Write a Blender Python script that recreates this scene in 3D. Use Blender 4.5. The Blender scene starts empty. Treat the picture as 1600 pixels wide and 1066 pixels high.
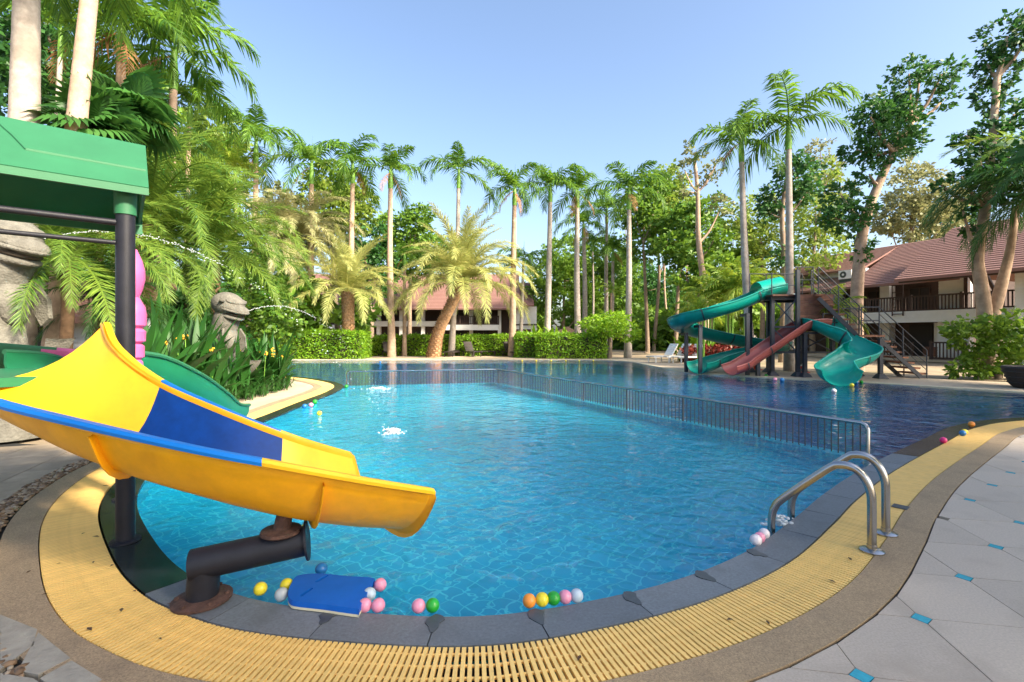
import bpy, math, random
import numpy as np
from mathutils import Vector, Matrix
from mathutils.geometry import tessellate_polygon

sc = bpy.context.scene
C = sc.collection
R = math.radians
rng = np.random.default_rng(7)
random.seed(7)

# ------------------------------------------------------------------ camera, sky, sun, exposure
F, H, Y0 = 755.0, 1.5, 522.0          # focal length in photo pixels, eye height, horizon row
cam = bpy.data.cameras.new('camera'); camo = bpy.data.objects.new('camera', cam); C.objects.link(camo)
camo.location = (0, 0, H); camo.rotation_euler = (R(90), 0, 0)
cam.sensor_width = 36; cam.lens = 36 * F / 1600; cam.shift_y = -(533 - Y0) / 1600
cam.clip_start = .05; cam.clip_end = 3000
sc.camera = camo

SUN_EL, SUN_AZ = 36.0, 126.0          # azimuth clockwise from +Y
w = bpy.data.worlds.new('World'); sc.world = w; w.use_nodes = True
nt = w.node_tree; nt.nodes.clear()
sky = nt.nodes.new('ShaderNodeTexSky'); sky.sky_type = 'NISHITA'; sky.sun_disc = False
sky.sun_elevation = R(SUN_EL); sky.sun_rotation = R(SUN_AZ)
sky.air_density = 1.0; sky.dust_density = 3.0; sky.ozone_density = 1.8
bg = nt.nodes.new('ShaderNodeBackground'); bg.inputs[1].default_value = .112
wo = nt.nodes.new('ShaderNodeOutputWorld')
nt.links.new(sky.outputs[0], bg.inputs[0]); nt.links.new(bg.outputs[0], wo.inputs[0])
sl = bpy.data.lights.new('sun', 'SUN'); slo = bpy.data.objects.new('sun', sl); C.objects.link(slo)
sl.energy = 4.0; sl.angle = R(7.0); sl.color = (1, .87, .68)
_d = Vector((math.sin(R(SUN_AZ)) * math.cos(R(SUN_EL)), math.cos(R(SUN_AZ)) * math.cos(R(SUN_EL)), math.sin(R(SUN_EL))))
slo.rotation_euler = (-_d).to_track_quat('-Z', 'Y').to_euler(); slo.location = _d * 60
vs = sc.view_settings
vs.view_transform = 'Standard'; vs.look = 'None'; vs.exposure = 1.7; vs.gamma = 1; vs.use_curve_mapping = False
sc.cycles.use_denoising = True
sc.cycles.max_bounces = 10; sc.cycles.transparent_max_bounces = 12
sc.cycles.diffuse_bounces = 4; sc.cycles.glossy_bounces = 4; sc.cycles.transmission_bounces = 8
sc.cycles.sample_clamp_indirect = 6
sc.cycles.caustics_reflective = False; sc.cycles.caustics_refractive = True

# ------------------------------------------------------------------ helpers
def gp(x, y, z=0.0):                      # photo pixel on the plane z
    Y = F * (H - z) / (y - Y0)
    return ((x - 800) / F * Y, Y, z)
def pd(x, y, Y):                          # photo pixel at distance Y
    return ((x - 800) / F * Y, Y, H - (y - Y0) / F * Y)

def srgb(*c):
    return tuple(((v / 255) / 12.92 if v / 255 <= .04045 else ((v / 255 + .055) / 1.055) ** 2.4) for v in c)

def tag(o, label=None, cat=None, group=None, kind=None):
    if label: o['label'] = label
    if cat: o['category'] = cat
    if group: o['group'] = group
    if kind: o['kind'] = kind
    return o
def link(name, me, mat=None, parent=None, loc=(0, 0, 0), rot=(0, 0, 0), scale=(1, 1, 1)):
    o = bpy.data.objects.new(name, me)
    if mat is not None and me is not None and not me.materials: me.materials.append(mat)
    if parent: o.parent = parent
    o.location = loc; o.rotation_euler = rot; o.scale = scale if hasattr(scale, '__len__') else (scale,) * 3
    C.objects.link(o); return o
def thing(name, label, cat, loc=(0, 0, 0), rz=0, group=None):
    o = link(name, None, None, None, loc, (0, 0, rz)); o.empty_display_size = .1
    return tag(o, label, cat, group)
def copy_tree(o, parent=None):
    c = o.copy(); C.objects.link(c); c.parent = parent
    for ch in list(o.children): copy_tree(ch, c)
    return c

class MB:                                 # collects vertices and faces for one mesh
    def __init__(s): s.v = []; s.f = []
    def add(s, vs_, fs):
        n = len(s.v); s.v += [tuple(p) for p in vs_]; s.f += [tuple(i + n for i in f) for f in fs]; return s
    def box(s, lo, hi):
        x0, y0, z0 = lo; x1, y1, z1 = hi
        return s.add([(x0, y0, z0), (x1, y0, z0), (x1, y1, z0), (x0, y1, z0), (x0, y0, z1), (x1, y0, z1), (x1, y1, z1), (x0, y1, z1)],
                     [(3, 2, 1, 0), (4, 5, 6, 7), (0, 1, 5, 4), (1, 2, 6, 5), (2, 3, 7, 6), (3, 0, 4, 7)])
    def bar(s, a, b, wd, ht=None):        # rectangular bar from a to b
        a = Vector(a); b = Vector(b); t = (b - a).normalized(); ht = ht or wd
        up = Vector((0, 0, 1)) if abs(t.z) < .95 else Vector((0, 1, 0))
        u = t.cross(up).normalized() * wd / 2; v_ = u.cross(t).normalized() * ht / 2
        return s.add([a - u - v_, a + u - v_, a + u + v_, a - u + v_, b - u - v_, b + u - v_, b + u + v_, b - u + v_],
                     [(0, 1, 2, 3), (7, 6, 5, 4), (4, 5, 1, 0), (5, 6, 2, 1), (6, 7, 3, 2), (7, 4, 0, 3)])
    def tube(s, pts, rad, n=8, caps=True, flat=1.0):
        pts = [Vector(p) for p in pts]; m = len(pts)
        if not hasattr(rad, '__len__'): rad = [rad] * m
        rings = []; ref = None
        for i, p in enumerate(pts):
            t = (pts[min(i + 1, m - 1)] - pts[max(i - 1, 0)]).normalized()
            if ref is None: ref = Vector((1, 0, 0)) if abs(t.x) < .9 else Vector((0, 1, 0))
            u = (ref - t * ref.dot(t)).normalized(); v_ = t.cross(u); ref = u
            rings.append([p + (u * math.cos(2 * math.pi * k / n) + v_ * math.sin(2 * math.pi * k / n) * flat) * rad[i] for k in range(n)])
        vs_ = [q for r in rings for q in r]
        fs = [(i * n + k, i * n + (k + 1) % n, (i + 1) * n + (k + 1) % n, (i + 1) * n + k) for i in range(m - 1) for k in range(n)]
        if caps: fs += [tuple(range(n - 1, -1, -1)), tuple((m - 1) * n + k for k in range(n))]
        return s.add(vs_, fs)
    def lathe(s, prof, c=(0, 0, 0), n=16):  # (radius, height) profile
        m = len(prof)
        vs_ = [(c[0] + r * math.cos(2 * math.pi * k / n), c[1] + r * math.sin(2 * math.pi * k / n), c[2] + z) for r, z in prof for k in range(n)]
        fs = [(i * n + k, i * n + (k + 1) % n, (i + 1) * n + (k + 1) % n, (i + 1) * n + k) for i in range(m - 1) for k in range(n)]
        if prof[0][0] > 1e-4: fs.append(tuple(range(n - 1, -1, -1)))
        if prof[-1][0] > 1e-4: fs.append(tuple((m - 1) * n + k for k in range(n)))
        return s.add(vs_, fs)
    def mesh(s, name, smooth=False, mat=None):
        me = bpy.data.meshes.new(name); me.from_pydata(s.v, [], s.f)
        if smooth:
            me.polygons.foreach_set('use_smooth', [True] * len(me.polygons))
            try: me.set_sharp_from_angle(angle=R(40))
            except Exception: pass
        me.update()
        if mat: me.materials.append(mat)
        return me
    def build(s, name, mat, parent=None, smooth=False, **k):
        return link(name, s.mesh(name, smooth), mat, parent, **k)

def np_mesh(name, v, f, smooth=False):
    me = bpy.data.meshes.new(name); v = np.asarray(v, np.float32); f = np.asarray(f, np.int32); k = f.shape[1]
    me.vertices.add(len(v)); me.vertices.foreach_set('co', v.ravel())
    me.loops.add(f.size); me.loops.foreach_set('vertex_index', f.ravel())
    me.polygons.add(len(f)); me.polygons.foreach_set('loop_start', np.arange(0, f.size, k, dtype=np.int32))
    if smooth: me.polygons.foreach_set('use_smooth', np.ones(len(f), bool))
    me.update(calc_edges=True); return me

def catmull(pts, n=10, closed=False):
    P = [np.array(p, float) for p in pts]; out = []; m = len(P)
    rngs = range(m if closed else m - 1)
    for i in rngs:
        if closed: a, b, c, d = P[(i - 1) % m], P[i], P[(i + 1) % m], P[(i + 2) % m]
        else: a, b, c, d = P[max(i - 1, 0)], P[i], P[i + 1], P[min(i + 2, m - 1)]
        for k in range(n):
            t = k / n
            out.append(.5 * (2 * b + (c - a) * t + (2 * a - 5 * b + 4 * c - d) * t * t + (3 * b - a - 3 * c + d) * t ** 3))
    if not closed: out.append(P[-1])
    return np.array(out)
def resample(c, step):
    d = np.r_[0, np.cumsum(np.linalg.norm(np.diff(c, axis=0), axis=1))]
    n = max(2, int(round(d[-1] / step)) + 1); s = np.linspace(0, d[-1], n)
    return np.stack([np.interp(s, d, c[:, k]) for k in range(c.shape[1])], 1)
def normals2(c):                           # left-hand (outward) normals of a 2-D polyline
    t = np.gradient(c, axis=0); t /= np.linalg.norm(t, axis=1)[:, None] + 1e-9
    return np.stack([-t[:, 1], t[:, 0]], 1)

# ------------------------------------------------------------------ materials
def newmat(name):
    m = bpy.data.materials.new(name); m.use_nodes = True; n = m.node_tree.nodes
    return m, n, m.node_tree.links, n['Principled BSDF']
def M(name, rgb, rough=.6, var=.18, scale=6, bump=0, bscale=40, metal=0, spec=.5, coat=0, detail=6, rgb2=None, patch=.0, pscale=1.5, prgb=None, coord='Object', vor=0, orand=0):
    m, n, l, b = newmat(name)
    tc = n.new('ShaderNodeTexCoord'); src = tc.outputs[coord]
    nz = n.new('ShaderNodeTexNoise'); nz.inputs['Scale'].default_value = scale; nz.inputs['Detail'].default_value = detail; nz.inputs['Roughness'].default_value = .65
    l.new(src, nz.inputs['Vector'])
    cr = n.new('ShaderNodeValToRGB'); e = cr.color_ramp.elements
    e[0].position = .3; e[1].position = .7
    c2 = rgb2 or tuple(min(1, v * (1 + var)) for v in rgb)
    e[0].color = (*[v * (1 - var) for v in rgb], 1); e[1].color = (*c2, 1)
    l.new(nz.outputs['Fac'], cr.inputs[0]); col = cr.outputs[0]
    if patch:
        n2 = n.new('ShaderNodeTexNoise'); n2.inputs['Scale'].default_value = pscale; n2.inputs['Detail'].default_value = 5; l.new(src, n2.inputs['Vector'])
        r2 = n.new('ShaderNodeValToRGB'); r2.color_ramp.elements[0].position = .52; r2.color_ramp.elements[1].position = .68
        l.new(n2.outputs['Fac'], r2.inputs[0])
        mu = n.new('ShaderNodeMath'); mu.operation = 'MULTIPLY'; mu.inputs[1].default_value = patch; l.new(r2.outputs[0], mu.inputs[0])
        mx = n.new('ShaderNodeMix'); mx.data_type = 'RGBA'; l.new(mu.outputs[0], mx.inputs[0]); l.new(col, mx.inputs[6]); mx.inputs[7].default_value = (*(prgb or [v * .5 for v in rgb]), 1)
        col = mx.outputs[2]
    if orand:
        oi = n.new('ShaderNodeObjectInfo'); mr = n.new('ShaderNodeMapRange'); mr.inputs[3].default_value = 1 - orand; mr.inputs[4].default_value = 1 + orand * .6
        l.new(oi.outputs['Random'], mr.inputs[0]); hv = n.new('ShaderNodeHueSaturation'); l.new(mr.outputs[0], hv.inputs['Value']); l.new(col, hv.inputs['Color']); col = hv.outputs[0]
    l.new(col, b.inputs['Base Color'])
    b.inputs['Roughness'].default_value = rough; b.inputs['Metallic'].default_value = metal
    b.inputs['Specular IOR Level'].default_value = spec; b.inputs['Coat Weight'].default_value = coat
    if bump:
        if vor:
            nb = n.new('ShaderNodeTexVoronoi'); nb.inputs['Scale'].default_value = bscale; o_ = nb.outputs['Distance']
        else:
            nb = n.new('ShaderNodeTexNoise'); nb.inputs['Scale'].default_value = bscale; nb.inputs['Detail'].default_value = 4; o_ = nb.outputs['Fac']
        l.new(src, nb.inputs['Vector'])
        bp = n.new('ShaderNodeBump'); bp.inputs['Strength'].default_value = bump; bp.inputs['Distance'].default_value = .02
        l.new(o_, bp.inputs['Height']); l.new(bp.outputs[0], b.inputs['Normal'])
    return m
def leafmat(name, dark, light, transl=.35, rough=.5, spec=.4):
    m, n, l, b = newmat(name)
    g = n.new('ShaderNodeNewGeometry'); oi = n.new('ShaderNodeObjectInfo')
    ad = n.new('ShaderNodeMath'); ad.operation = 'MULTIPLY_ADD'; ad.inputs[1].default_value = .7
    mu = n.new('ShaderNodeMath'); mu.operation = 'MULTIPLY'; mu.inputs[1].default_value = .3
    l.new(oi.outputs['Random'], mu.inputs[0]); l.new(g.outputs['Random Per Island'], ad.inputs[0]); l.new(mu.outputs[0], ad.inputs[2])
    mx = n.new('ShaderNodeMix'); mx.data_type = 'RGBA'; l.new(ad.outputs[0], mx.inputs[0])
    mx.inputs[6].default_value = (*dark, 1); mx.inputs[7].default_value = (*light, 1)
    l.new(mx.outputs[2], b.inputs['Base Color']); b.inputs['Roughness'].default_value = rough; b.inputs['Specular IOR Level'].default_value = spec
    tr = n.new('ShaderNodeBsdfTranslucent'); hs = n.new('ShaderNodeHueSaturation'); hs.inputs['Value'].default_value = 1.5; hs.inputs['Hue'].default_value = .485
    l.new(mx.outputs[2], hs.inputs['Color']); l.new(hs.outputs[0], tr.inputs[0])
    ms = n.new('ShaderNodeMixShader'); ms.inputs[0].default_value = transl
    l.new(b.outputs[0], ms.inputs[1]); l.new(tr.outputs[0], ms.inputs[2])
    l.new(ms.outputs[0], n['Material Output'].inputs[0]); return m

MAT = {}
def mk(k, *a, **kw): MAT[k] = M(k, *a, **kw); return MAT[k]
mk('ground', (.30, .23, .15), .95, .3, 1.2, .4, 30, patch=.5, pscale=.5, prgb=(.12, .13, .05))
mk('deck', (.50, .40, .29), .85, .12, 3, .15, 120, patch=.25, pscale=.8)
mk('deck_edge', (.62, .53, .36), .8, .1, 5)
mk('tile', (.50, .42, .335), .7, .13, 90, .14, 160, detail=3, patch=.6, pscale=2.6, prgb=(.39, .32, .25), orand=.09)
mk('inset', (.03, .36, .46), .25, .12, 30)
mk('aggregate', (.37, .265, .155), .8, .4, 130, .5, 220, detail=3, patch=.35, pscale=3, prgb=(.19, .14, .09))
mk('coping', (.15, .17, .19), .55, .22, 60, .1, 200, patch=.5, pscale=4, prgb=(.10, .112, .125), orand=.2)
mk('coping_wet', (.018, .024, .024), .22, .4, 5, .03, 40, patch=.35, pscale=2.2, prgb=(.07, .085, .10))
mk('damp', (.055, .062, .068), .35, .2, 30)
mk('grate', (.88, .58, .18), .55, .10, 12, .04, 200, patch=.3, pscale=2, prgb=(.76, .50, .18), orand=.06)
mk('channel', (.02, .02, .018), .8)
mk('slab', (.36, .28, .19), .85, .18, 5, .3, 60, patch=.4, pscale=1.6, orand=.15)
mk('steel', (.42, .41, .40), .22, .06, 5, metal=1)
mk('steel_dull', (.085, .095, .10), .42, .1, 5, metal=.6)
mk('black_steel', (.014, .015, .022), .45, .25, 8, .15, 300, spec=.3)
mk('tower_steel', (.03, .036, .05), .5, .25, 5)
mk('rust', (.075, .038, .028), .85, .5, 25, .6, 60)
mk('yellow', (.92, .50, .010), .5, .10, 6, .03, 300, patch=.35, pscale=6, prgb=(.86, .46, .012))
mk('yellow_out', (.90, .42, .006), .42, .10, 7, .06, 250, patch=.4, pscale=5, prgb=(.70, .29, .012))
mk('navy', (.0, .035, .20), .55, .2, 9, .03, 200, spec=.2, patch=.35, pscale=7, prgb=(.0, .05, .25))
mk('sky_blue', (.0, .16, .55), .45, .06, 5)
mk('roof_green', (.022, .14, .06), .6, .1, 3, .03, 120)
mk('slide_green', (.012, .16, .065), .38, .12, 4)
mk('pink', (.56, .11, .29), .4, .08, 4)
mk('teal', (.0, .24, .19), .34, .1, 2.5, patch=.3, pscale=2, prgb=(.0, .20, .17))
mk('teal_light', (.0, .31, .245), .32, .1, 2.5, patch=.4, pscale=2.5, prgb=(.0, .26, .21))
mk('red_slide', (.29, .075, .065), .4, .14, 3, patch=.4, pscale=3, prgb=(.22, .058, .05))
mk('stone', (.145, .138, .115), .9, .35, 5, .45, 30, patch=.6, pscale=3.5, prgb=(.075, .07, .056), vor=1)
mk('white_wall', (.66, .66, .64), .8, .06, 3)
mk('wood_dark', (.045, .024, .018), .7, .3, 6)
mk('wood_panel', (.11, .045, .028), .7, .3, 8, orand=.3)
mk('step_wood', (.30, .13, .07), .75, .4, 9)
mk('dark_room', (.014, .011, .011), .7, .2, 4)
mk('roof_tile', (.22, .115, .095), .85, .2, 40, .4, 30, patch=.3, pscale=1.2, prgb=(.20, .085, .065))
mk('thatch', (.22, .14, .08), .95, .4, 30)
mk('trunk_grey', (.38, .33, .285), .9, .28, 6, .35, 14, patch=.6, pscale=1.3, prgb=(.20, .17, .13), orand=.15)
mk('trunk_warm', (.44, .31, .22), .9, .28, 5, .4, 14, patch=.55, pscale=1.4, prgb=(.24, .16, .11), orand=.15)
mk('trunk_brown', (.16, .095, .055), .95, .4, 8, .7, 24)
mk('bark', (.27, .20, .14), .95, .35, 5, .6, 20)
mk('boots', (.42, .25, .13), .95, .5, 8, .6, 22)
mk('dead', (.34, .17, .07), .9, .35, 6)
mk('shaft', (.14, .30, .03), .5, .2, 4)
mk('white_plastic', (.75, .75, .73), .4, .05, 4)
mk('wicker', (.035, .026, .024), .7, .4, 60)
mk('cone', (.75, .06, .02), .5, .1, 4)
mk('kick_blue', (.0, .11, .50), .55, .08, 9)
mk('cream', (.66, .60, .42), .6, .1, 9)
mk('pebble', (.24, .17, .10), .75, .55, 4, .2, 90)
mk('soil_and_dark_fill', (.06, .045, .03), .95, .4, 8)
mk('flagstone', (.33, .30, .24), .85, .2, 9, .3, 60)
mk('debris', (.09, .045, .02), .8, .5, 20)
mk('yellow_flower', (.85, .38, .02), .6, .2, 9)
for k, c in dict(yellow=(.75, .62, .03), green=(.02, .33, .03), pink=(.72, .28, .40), orange=(.85, .30, .04), pale=(.45, .55, .62), blue=(.02, .16, .42), white=(.72, .66, .68), hot=(.75, .03, .20), grey=(.40, .44, .45)).items():
    MAT['ball_' + k] = m = M('ball_' + k, c, .3, .12, 30, spec=.5)
    b = m.node_tree.nodes['Principled BSDF']; b.inputs['Subsurface Weight'].default_value = .25; b.inputs['Subsurface Radius'].default_value = (.02, .02, .02); b.inputs['Subsurface Scale'].default_value = .5
MAT['royal'] = leafmat('royal', (.028, .10, .013), (.17, .32, .025), .4)
MAT['date'] = leafmat('date', (.24, .30, .08), (.58, .56, .20), .38)
MAT['date_pale'] = leafmat('date_pale', (.24, .27, .12), (.50, .47, .23), .3)
MAT['feather'] = leafmat('feather', (.045, .14, .02), (.26, .37, .05), .40)
MAT['deep'] = leafmat('deep', (.014, .065, .014), (.06, .17, .03), .28)
MAT['leaf'] = leafmat('leaf', (.04, .12, .015), (.19, .33, .03), .38)
MAT['leaf_dark'] = leafmat('leaf_dark', (.012, .062, .014), (.06, .185, .03), .32)
MAT['leaf_lime'] = leafmat('leaf_lime', (.09, .18, .02), (.30, .38, .06), .4)
MAT['leaf_dry'] = leafmat('leaf_dry', (.09, .13, .045), (.28, .28, .12), .35)
MAT['hedge'] = leafmat('hedge', (.085, .23, .012), (.31, .50, .025), .35)
MAT['strap'] = leafmat('strap', (.007, .042, .009), (.036, .135, .018), .22, .5, .3)
MAT['areca'] = leafmat('areca', (.07, .20, .015), (.34, .40, .04), .4)
MAT['croton'] = leafmat('croton', (.10, .02, .012), (.28, .05, .03), .25)

def water_mat():
    m, n, l, b = newmat('water')
    b.inputs['Base Color'].default_value = (.86, .97, 1, 1); b.inputs['Roughness'].default_value = .0
    b.inputs['IOR'].default_value = 1.24; b.inputs['Transmission Weight'].default_value = 1
    g = n.new('ShaderNodeNewGeometry')
    h = []
    for scale, det, dis, wt in ((1.3, 2, .3, 1.0), (4.6, 1, .7, .62), (11.0, 0, .5, .12)):
        t = n.new('ShaderNodeTexNoise'); t.inputs['Scale'].default_value = scale; t.inputs['Detail'].default_value = det; t.inputs['Distortion'].default_value = dis
        l.new(g.outputs['Position'], t.inputs['Vector'])
        k = n.new('ShaderNodeMath'); k.operation = 'MULTIPLY'; k.inputs[1].default_value = wt; l.new(t.outputs['Fac'], k.inputs[0]); h.append(k)
    a = n.new('ShaderNodeMath'); a.operation = 'ADD'; l.new(h[0].outputs[0], a.inputs[0]); l.new(h[1].outputs[0], a.inputs[1])
    a2 = n.new('ShaderNodeMath'); a2.operation = 'ADD'; l.new(a.outputs[0], a2.inputs[0]); l.new(h[2].outputs[0], a2.inputs[1])
    bp = n.new('ShaderNodeBump'); bp.inputs['Strength'].default_value = 1.0; bp.inputs['Distance'].default_value = .034
    l.new(a2.outputs[0], bp.inputs['Height']); l.new(bp.outputs[0], b.inputs['Normal'])
    return m
def pooltile(name, c1, c2, grout, size):
    m, n, l, b = newmat(name)
    g = n.new('ShaderNodeNewGeometry')
    mp = n.new('ShaderNodeMapping'); mp.inputs['Rotation'].default_value = (0, 0, R(38)); l.new(g.outputs['Position'], mp.inputs['Vector'])
    br = n.new('ShaderNodeTexBrick'); br.offset = 0; br.squash = 1
    br.inputs['Scale'].default_value = 1; br.inputs['Brick Width'].default_value = size; br.inputs['Row Height'].default_value = size
    br.inputs['Mortar Size'].default_value = size * .065; br.inputs['Mortar Smooth'].default_value = .3
    br.inputs['Color1'].default_value = (*c1, 1); br.inputs['Color2'].default_value = (*c2, 1); br.inputs['Mortar'].default_value = (*grout, 1)
    l.new(mp.outputs[0], br.inputs['Vector']); l.new(br.outputs['Color'], b.inputs['Base Color']); b.inputs['Roughness'].default_value = .4
    return m
MAT['water'] = water_mat()
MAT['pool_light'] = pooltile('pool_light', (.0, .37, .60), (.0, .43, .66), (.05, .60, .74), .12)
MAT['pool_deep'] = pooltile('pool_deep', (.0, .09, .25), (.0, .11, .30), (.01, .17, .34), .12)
def splashmat():
    m, n, l, b = newmat('splash'); b.inputs['Base Color'].default_value = (.9, .95, .97, 1); b.inputs['Roughness'].default_value = .15
    b.inputs['Transmission Weight'].default_value = .4; b.inputs['IOR'].default_value = 1.33; return m
MAT['splash'] = splashmat()

# ------------------------------------------------------------------ pool outline
near_pts = [(15.5, 9.6), (12.0, 9.05), (8.89, 8.39), (7.4, 7.72), (6.07, 6.74), (4.22, 5.32), (3.14, 4.39), (2.52, 3.80), (1.80, 3.16), (1.077, 2.71), (.32, 2.42),
            (-.215, 2.32), (-.81, 2.354), (-1.36, 2.446), (-1.746, 2.585), (-2.16, 2.81), (-2.69, 3.25), (-3.48, 4.07), (-4.0, 4.85), (-4.38, 5.8),
            (-4.55, 7.0), (-4.55, 8.5), (-4.70, 10.5), (-4.84, 12.6), (-5.2, 14.1), (-6.2, 15.5), (-7.7, 16.8), (-9.5, 17.6), (-12.5, 18.4), (-18, 19)]
far_pts = [(-18.5, 28.0), (-13.5, 28.2), (-6, 28.3), (0, 28.3), (4.3, 28.0), (6.2, 26.4), (6.6, 23), (6.95, 19.2), (7.9, 17.7), (9.2, 16.4), (10.9, 14.9), (13.2, 12.5), (16.5, 10.6)]
near = resample(catmull(near_pts, 14), .03)
far = resample(catmull(far_pts, 14), .15)
nN, fN = normals2(near), normals2(far)
outline = np.vstack([near[::6], far[::2]])

def ring_mesh(c, nrm, o0, o1, z0, z1=None, thick=0, step=1):
    c = c[::step]; nrm = nrm[::step]; z1 = z0 if z1 is None else z1
    a = c + nrm * o0; b = c + nrm * o1; m = MB(); k = len(c)
    vs_ = [(p[0], p[1], z0) for p in a] + [(p[0], p[1], z1) for p in b]
    fs = [(i, i + 1, k + i + 1, k + i)[::-1] for i in range(k - 1)]
    if thick:
        vs_ += [(p[0], p[1], z0 - thick) for p in a] + [(p[0], p[1], z1 - thick) for p in b]
        fs += [(2 * k + i, 2 * k + i + 1, i + 1, i)[::-1] for i in range(k - 1)] + [(k + i, k + i + 1, 3 * k + i + 1, 3 * k + i)[::-1] for i in range(k - 1)]
    return m.add(vs_, fs)

def flat_poly(loops, z):
    vl = [[Vector((p[0], p[1], 0)) for p in lp] for lp in loops]
    tri = tessellate_polygon(vl); vs_ = [(p.x, p.y, z) for lp in vl for p in lp]
    fs = []
    for t in tri:
        a, b, c = [Vector(vs_[i]) for i in t]
        fs.append(t if (b - a).cross(c - a).z > 0 else t[::-1])
    return MB().add(vs_, fs)

# ground sheet with the pool cut out of it
hole = np.vstack([(near + nN * .40)[::8], (far + fN * .08)[::2]])
big = [(-1500, -1500), (1500, -1500), (1500, 1500), (-1500, 1500)]
tag(flat_poly([big, [tuple(p) for p in hole]], -.03).build('ground', MAT['ground']), kind='structure')

# water surface, floors and walls
WZ = -.022
water = flat_poly([[tuple(p) for p in np.vstack([(near - nN * .20)[::6], (far + fN * .05)[::2]])]], WZ).build('pool_water', MAT['water'])
tag(water, kind='structure')
RA, RB, RC = (4.42, 6.0), (-.5, 15.2), (-4.9, 14.35)          # line of the railing: near end, corner, far end
def nearest_i(p): return int(np.argmin(np.linalg.norm(near - np.array(p), axis=1)))
iA, iC = nearest_i(RA), nearest_i(RC)
lightpoly = [tuple(p) for p in (near - nN * .18)[iA:iC:6]] + [RC, RB, RA]
tag(flat_poly([lightpoly], -.62).build('shallow_pool_floor', MAT['pool_light']), kind='structure')
deep = [tuple(p) for p in outline]
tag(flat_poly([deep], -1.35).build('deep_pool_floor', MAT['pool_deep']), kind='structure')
wall = MB()
def vstrip(m, line, z0, z1, flip=False):
    k = len(line); vs_ = [(p[0], p[1], z0) for p in line] + [(p[0], p[1], z1) for p in line]
    return m.add(vs_, [((i, i + 1, k + i + 1, k + i) if not flip else (i + 1, i, k + i, k + i + 1)) for i in range(k - 1)])
tag(vstrip(MB(), (near - nN * .235)[iA:iC:6], -.7, -.045).build('shallow_pool_wall', MAT['pool_light']), kind='structure')
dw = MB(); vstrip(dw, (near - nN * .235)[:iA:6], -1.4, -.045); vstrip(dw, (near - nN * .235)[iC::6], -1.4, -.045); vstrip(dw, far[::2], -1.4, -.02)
tag(dw.build('deep_pool_wall', MAT['pool_deep']), kind='structure')
dv = MB()
for a, b in ((RA, RB), (RB, RC)):
    a = Vector((*a, 0)); b = Vector((*b, 0)); dv.bar(a + Vector((0, 0, -.73)), b + Vector((0, 0, -.73)), .22, 1.2)
tag(dv.build('pool_dividing_wall', MAT['pool_light']), kind='structure')

def prism(poly, z0, z1):
    m = MB(); k = len(poly); m.add([(p[0], p[1], z1) for p in poly] + [(p[0], p[1], z0) for p in poly], [tuple(range(k))] + [(i, k + i, k + (i + 1) % k, (i + 1) % k) for i in range(k)]); return m
def ccw(p):
    s = sum(p[i][0] * p[(i + 1) % len(p)][1] - p[(i + 1) % len(p)][0] * p[i][1] for i in range(len(p)))
    return p if s > 0 else p[::-1]
# coping: one object for each dark stone
cop = ring_mesh(near, nN, -.25, -.0, -.075, -.075, 0, 6).build('pool_edge', MAT['channel']); tag(cop, kind='structure')
arc = .03; per = 20
i_wet0, i_wet1 = nearest_i((-2.05, 2.75)), nearest_i((-9, 17.4))
def stone(i0, i1):
    m = MB(); js = np.linspace(i0 + .12, i1 - .12, 6); a = []
    for j in js:
        k = min(int(j), len(near) - 2); t = j - k; p = near[k] * (1 - t) + near[k + 1] * t; n_ = nN[k]
        a.append((p - n_ * .255, p - n_ * .008))
    nz = rng.normal(0, .0008, 2)
    vs_ = []
    for q, z in ((0, -.006), (1, .0)):
        vs_ += [(x[q][0], x[q][1], z + nz[q]) for x in a]
    ins = []
    for q, z in ((0, -.07), (1, -.07)):
        vs_ += [(x[q][0], x[q][1], z) for x in a]
    k = 6
    fs = [(i, i + 1, k + i + 1, k + i)[::-1] for i in range(k - 1)]
    fs += [(2 * k + i, 2 * k + i + 1, i + 1, i)[::-1] for i in range(k - 1)] + [(k + i, k + i + 1, 3 * k + i + 1, 3 * k + i)[::-1] for i in range(k - 1)]
    fs += [(0, k, 3 * k, 2 * k), (k - 1, 3 * k - 1, 4 * k - 1, 2 * k - 1)]
    return m.add(vs_, fs)
i = 0
while i + per < len(near):
    wet = (i > i_wet0 and i < i_wet1) or (near[i][0] > 5.3)
    stone(i, i + per).build('coping_stone', MAT['coping_wet' if wet else 'coping'], cop)
    if abs(near[i][0] - .3) < 1.7 and near[i][1] < 5:
        n_ = nN[i]; t_ = np.array((-n_[1], n_[0])); pts_ = []
        for q in range(14):
            a = q * 2 * math.pi / 14; rr = random.uniform(.9, 1.1); pts_.append(near[i] - n_ * (.19 + .075 * math.sin(a) * rr) + t_ * .028 * math.cos(a) * rr * (1 + .8 * (math.sin(a) > 0)))
        prism(ccw([tuple(p) for p in pts_]), -.004, .0008).build('wet_stain', MAT['damp'], cop)
    i += per

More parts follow.
